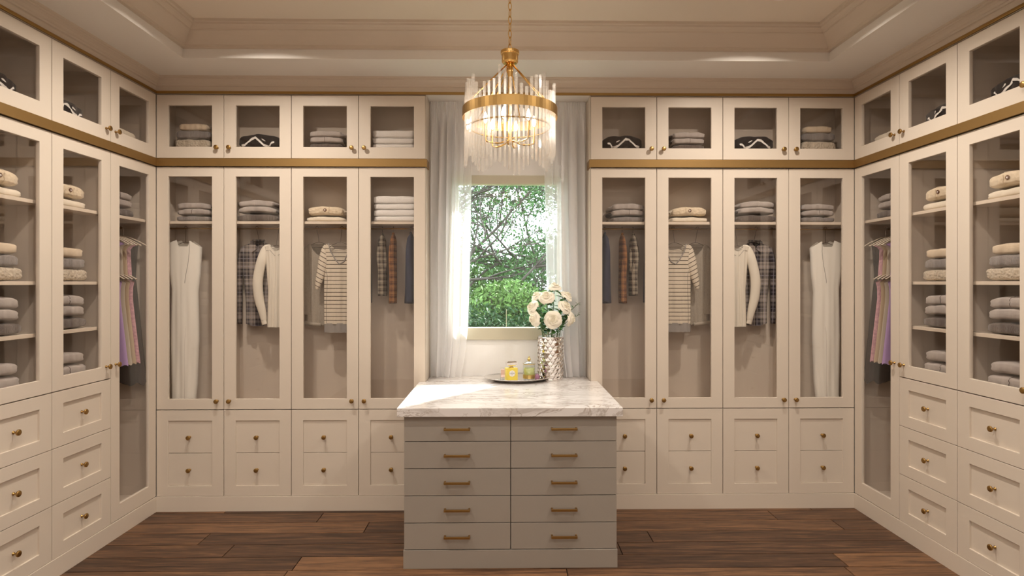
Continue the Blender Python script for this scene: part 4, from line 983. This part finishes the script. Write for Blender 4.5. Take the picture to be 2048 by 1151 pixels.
# roses
def petal_mesh(rad, h, half, flare, curl, seed):
    rnd = random.Random(seed)
    def fn(a, b):
        ph = (2 * a - 1) * half; t = b
        wdt = min(1, .45 + 1.3 * t)
        r = rad * (.25 + .75 * t ** .5) + flare * t ** 3
        z = h * (1 - .34 * abs(2 * a - 1) ** 2.5 * t) * t - curl * max(0, t - .75) ** 1.2 + .0016 * t * math.sin(9 * a + seed)
        r += .0012 * t * math.sin(11 * a + seed * 2)
        p_ = ph * wdt
        return (r * math.cos(p_), r * math.sin(p_), z)
    mb = MB().grid(fn, 9, 8)
    return mesh_of('petal', mb, M['petal'], True)
layers = [(.005, .042, 1.9, .0, .0, 2), (.010, .043, 1.35, .001, .0, 3), (.016, .042, 1.25, .002, .01, 3), (.022, .040, 1.15, .004, .03, 4), (.028, .036, 1.0, .011, .07, 5), (.033, .030, .92, .019, .12, 5)]
pms = [petal_mesh(l[0], l[1], l[2], l[3], l[4], i) for i, l in enumerate(layers)]
def leaf_mesh(L, w):
    def fn(a, b):
        x = (2 * a - 1); ww = w * math.sin(PI * min(1, b * .97 + .03)) ** .8 * (1 - .35 * b)
        return (x * ww, L * b, .18 * L * math.sin(PI * b) * .5 - abs(x) * ww * -.35)
    return mesh_of('leaf', MB().grid(fn, 5, 7), M['leaf'], True)
lm = leaf_mesh(.056, .017); lm2 = leaf_mesh(.050, .005)
roses = [((1106, 639), 3.86, (-.05, -1, .08), 1.18, 'front rose facing the room, lowest in the vase centre'),
         ((1093, 592), 3.90, (-.15, -.75, .70), 1.08, 'upright rose at upper centre left of the bouquet'),
         ((1063, 613), 3.90, (-.75, -.45, .40), 1.02, 'rose leaning out on the far left'),
         ((1067, 638), 3.87, (-.85, -.55, -.12), 1.06, 'lowest rose on the left, drooping'),
         ((1132, 612), 3.91, (.55, -.60, .55), 1.04, 'rose on the right leaning toward curtain'),
         ((1143, 638), 3.92, (.9, -.35, -.15), 1.0, 'lowest rose on the right side'),
         ((1073, 590), 3.96, (-.5, -.3, .8), .88, 'small rose behind at the upper left'),
         ((1109, 572), 3.955, (.05, -.25, 1), .98, 'topmost rose of the bouquet'),
         ((1134, 590), 3.96, (.55, -.2, .75), .98, 'rose behind at the upper right')]
neck = Vector((VX, VY, ZC + VH - .02))
for ri, ((px, py), Y, dr, sc_, lab) in enumerate(roses):
    rnd = random.Random(50 + ri)
    x, z = P(px, py, Y); d = Vector(dr).normalized(); c = Vector((x, Y, z)) - d * .018 * sc_
    t = Th('rose', 'white ' + lab, 'rose', tuple(c), 0, False, 'white roses in the silver vase')
    q = d.to_track_quat('Z', 'Y')
    for li, l in enumerate(layers):
        for k in range(l[5]):
            rot = q @ Quaternion((0, 0, 1), 2 * PI * (k + .37 * li) / l[5] + rnd.uniform(-.15, .15)) @ Quaternion((0, 1, 0), rnd.uniform(-.04, .08))
            o = t.part('petal', None, None, me=pms[li]); o.rotation_mode = 'QUATERNION'; o.rotation_quaternion = rot; o.scale = (sc_,) * 3
    o = t.part('bud', MB().lathe([(.003, 0), (.024, .002), (.034, .014), (.029, .023), (.020, .029), (.010, .033), (.001, .035)], 16), M['petal'], smooth=True); o.rotation_mode = 'QUATERNION'; o.rotation_quaternion = q; o.scale = (sc_,) * 3
    o = t.part('calyx', MB().lathe([(.003, -.012), (.008, -.008), (.011, .0), (.012, .006), (.004, .004)], 10), M['stem'], smooth=True); o.rotation_mode = 'QUATERNION'; o.rotation_quaternion = q
    foot = Vector((VX + (x - VX) * .12, VY + (Y - VY) * .2 , ZC + .05))
    b1 = Vector((VX + (x - VX) * .42, VY + (Y - VY) * .42, ZC + VH + .01))
    path = smoothpath([tuple(foot - c), tuple(b1 - c), tuple(lerp(b1 - c, -d * .03, .6) + Vector((0, 0, .005))), tuple(-d * .010)], 6)
    t.part('stem', MB().tube(path, .0026, 6), M['stem'], smooth=True)
    for k in range(9):
        i = int(len(path) * rnd.uniform(.42, .93)); p_ = path[i]
        o = t.part('leaf', None, None, me=lm, loc=tuple(p_)); o.rotation_euler = (rnd.uniform(-.7, 1.0), rnd.uniform(-.7, .7), rnd.uniform(0, 6.28)); s_ = rnd.uniform(.6, 1.0); o.scale = (s_,) * 3
    for k in range(4):          # broad leaves fanning out under the blossom
        ax = q @ Vector((math.cos(k * 1.57 + ri), math.sin(k * 1.57 + ri), -.35)); o = t.part('leaf', None, None, me=lm, loc=tuple(-d * .016))
        o.rotation_mode = 'QUATERNION'; o.rotation_quaternion = ax.to_track_quat('Y', 'Z'); o.scale = (rnd.uniform(.95, 1.25),) * 3
# greenery bunch at the mouth and thin sprigs on the right
for gi, (px, py, Y, lab) in enumerate([(1106, 655, 3.93, 'dark green leafy sprig at the mouth of the vase'), (1158, 605, 3.97, 'thin twig with narrow leaves reaching up on the right'), (1160, 628, 3.95, 'thin twig with narrow leaves low on the right'), (1046, 640, 3.94, 'thin leafy twig peeking out at the left')]):
    rnd = random.Random(90 + gi); x, z = P(px, py, Y); c = Vector((VX, VY - .02, ZC + VH - .03))
    t = Th('leafy_sprig', lab, 'sprig', tuple(c), 0, False, 'greenery in the silver vase'); e = Vector((x, Y, z)) - c
    path = smoothpath([(0, 0, 0), tuple(e * .45 + Vector((0, 0, .03))), tuple(e * .8 + Vector((0, 0, .015))), tuple(e)], 5)
    t.part('stem', MB().tube(path, .0016, 6), M['stem'], smooth=True)
    for k in range(64 if gi == 0 else 9):
        p_ = path[min(len(path) - 1, int(len(path) * (.3 + .7 * (k + 1) / (27 if gi == 0 else 10))))] if gi else e + Vector((rnd.uniform(-.06, .06), rnd.uniform(-.05, .06), rnd.uniform(-.045, .05)))
        o = t.part('leaf', None, None, me=lm2 if gi else lm, loc=tuple(p_)); o.rotation_euler = (rnd.uniform(-.6, 1.1), rnd.uniform(-.6, .6), rnd.uniform(0, 6.28)); s_ = rnd.uniform(.5, .95); o.scale = (s_,) * 3

# ------------------------------------------------------------------ outside: lawn, shrubs and trees
struct('ground', MB().box(-14, 14, YW + .2, 26, -.5, -.4), M['grass'])
def foliage(centres, n, size, seed):
    rnd = random.Random(seed); v = []; f = []
    for _ in range(n):
        cx_, cy_, cz_, rx, ry, rz = rnd.choice(centres)
        while True:
            a, b, c = (rnd.uniform(-1, 1) for _ in range(3))
            q = a * a + b * b + c * c
            if q <= 1 and q > .12: break
        p_ = Vector((cx_ + a * rx, cy_ + b * ry, cz_ + c * rz))
        u = Vector((rnd.gauss(0, 1), rnd.gauss(0, 1), rnd.gauss(0, 1))).normalized(); w_ = u.cross(Vector((rnd.gauss(0, 1), rnd.gauss(0, 1), rnd.gauss(0, 1)))).normalized()
        s = size * rnd.uniform(.6, 1.3); k = len(v)
        v += [tuple(p_ - u * s), tuple(p_ + w_ * s * .38), tuple(p_ + u * s), tuple(p_ - w_ * s * .38)]; f.append((k, k + 1, k + 2, k + 3))
    return MB().add(v, f)
def branches(base, dirs, seed, depth=4, r0=.08, spread=.55, L0=1.3, droop=0.0):
    rnd = random.Random(seed); mb = MB(); tips = []
    def grow(p, d, r, L, n):
        pts = [p]; q = p
        for i in range(4):
            d = (d + Vector((rnd.gauss(0, .16), rnd.gauss(0, .12), rnd.gauss(0, .14) - droop))).normalized(); q = q + d * L / 4; pts.append(q)
        mb.tube(pts, [r * (1 - .11 * i) for i in range(5)], 6 if r > .02 else 4)
        tips.append(tuple(q)); tips.append(tuple(pts[2]))
        if n > 0 and q.z < 3.9:
            for k in range(3 if n > 1 else 2):
                nd = (d + Vector((rnd.gauss(0, spread), rnd.gauss(0, spread * .7), rnd.gauss(0, spread * .8)))).normalized()
                grow(pts[rnd.choice((2, 3, 4))], nd, r * .56, L * .74, n - 1)
    for d in dirs: grow(Vector(base), Vector(d).normalized(), r0, L0, depth)
    return mb, tips
def tree(label, base, dirs, seed, mb_kw, leaves, lsize, m, group, spreadf=.30, trunk=None):
    b, tips = branches(base, dirs, seed, **mb_kw)
    if trunk: b.tube(smoothpath([(base[0] + .1, base[1], -.4), (base[0] - .05, base[1], .2), base], 5), trunk, 8)
    t = Th('tree', label, 'tree', (base[0], base[1], -.4), 0, False, group)
    o = (base[0], base[1], -.4)
    b.v = [(x - o[0], y - o[1], z - o[2]) for x, y, z in b.v]; t.part('trunk', b, M['bark'], smooth=True)
    fo = foliage([(x - o[0], y - o[1], z - o[2], spreadf, spreadf, spreadf * .6) for x, y, z in tips], leaves, lsize, seed)
    l = t.part('foliage', fo, m); l['kind'] = 'stuff'
TG = 'garden trees outside the window'
tree('spreading tree with dark twisting branches and sparse leaves outside window', (-1.9, 8.0, .9), [(1.1, .1, .35), (.9, .1, .8), (1.3, -.1, .12), (.4, .2, 1), (1.0, .2, 1.2)], 4, dict(depth=5, r0=.045, L0=1.5, spread=.5), 10000, .030, M['foliage_mid'], TG, .22, .09)
tree('tall leafy tree reaching in from the right behind the branches outside', (2.6, 11, 1.6), [(-1, .1, .7), (-.9, -.1, 1.1), (-.4, .2, 1.2), (-1.2, 0, .35), (-1.1, 0, 1.6)], 8, dict(depth=4, r0=.07, L0=1.9, spread=.5), 16000, .040, M['foliage_mid'], TG, .38, .12)
random.seed(3)
def shrub(label, cs, n, size, m, seed, cat='shrub'):
    c0 = cs[0]; o = (c0[0], c0[1], -.4)
    t = Th('shrub', label, cat, o, 0, False, 'shrubs outside the window')
    r_ = random.Random(seed); b = MB()
    for (cx_, cy_, cz_, rx, ry, rz) in cs:
        for k in range(5):
            b.tube([(cx_ - o[0] + r_.uniform(-.1, .1), cy_ - o[1], 0), (cx_ - o[0] + r_.uniform(-rx, rx) * .6, cy_ - o[1] + r_.uniform(-ry, ry) * .5, cz_ - o[2] + r_.uniform(0, rz) * .6)], [.02, .006], 5)
    t.part('stems', b, M['bark'])
    l = t.part('foliage', foliage([(a - o[0], b_ - o[1], c - o[2], d, e, f_) for a, b_, c, d, e, f_ in cs], n, size, seed), m); l['kind'] = 'stuff'
shrub('low dark evergreen shrub right below the window view', [(-.5, 6.2, .75, .7, .5, .60), (.55, 6.3, .68, .7, .5, .62), (0, 6.6, .7, .8, .5, .55)], 16000, .026, M['foliage_dark'], 21)
shrub('fresh green feathery shrub in the middle of the window view', [(.02, 7.0, 1.22, .50, .4, .34), (.6, 7.1, 1.05, .5, .4, .4), (-.7, 7.1, .8, .5, .4, .4)], 9000, .036, M['foliage_light'], 22)
shrub('light green hedge mass farther behind on the left', [(-2.0, 12.5, .9, 1.7, 1, 1.5), (-.6, 13, .9, 1.4, 1, 1.35), (-3.6, 13, .8, 1.4, 1, 1.4)], 26000, .065, M['foliage_light'], 23, 'hedge')
shrub('mid green bushy mass farther behind on the right', [(.9, 12.5, .9, 1.5, 1, 1.65), (2.4, 13, 1.0, 1.5, 1, 1.8), (3.9, 13, .8, 1.4, 1, 1.5)], 26000, .065, M['foliage_mid'], 24)
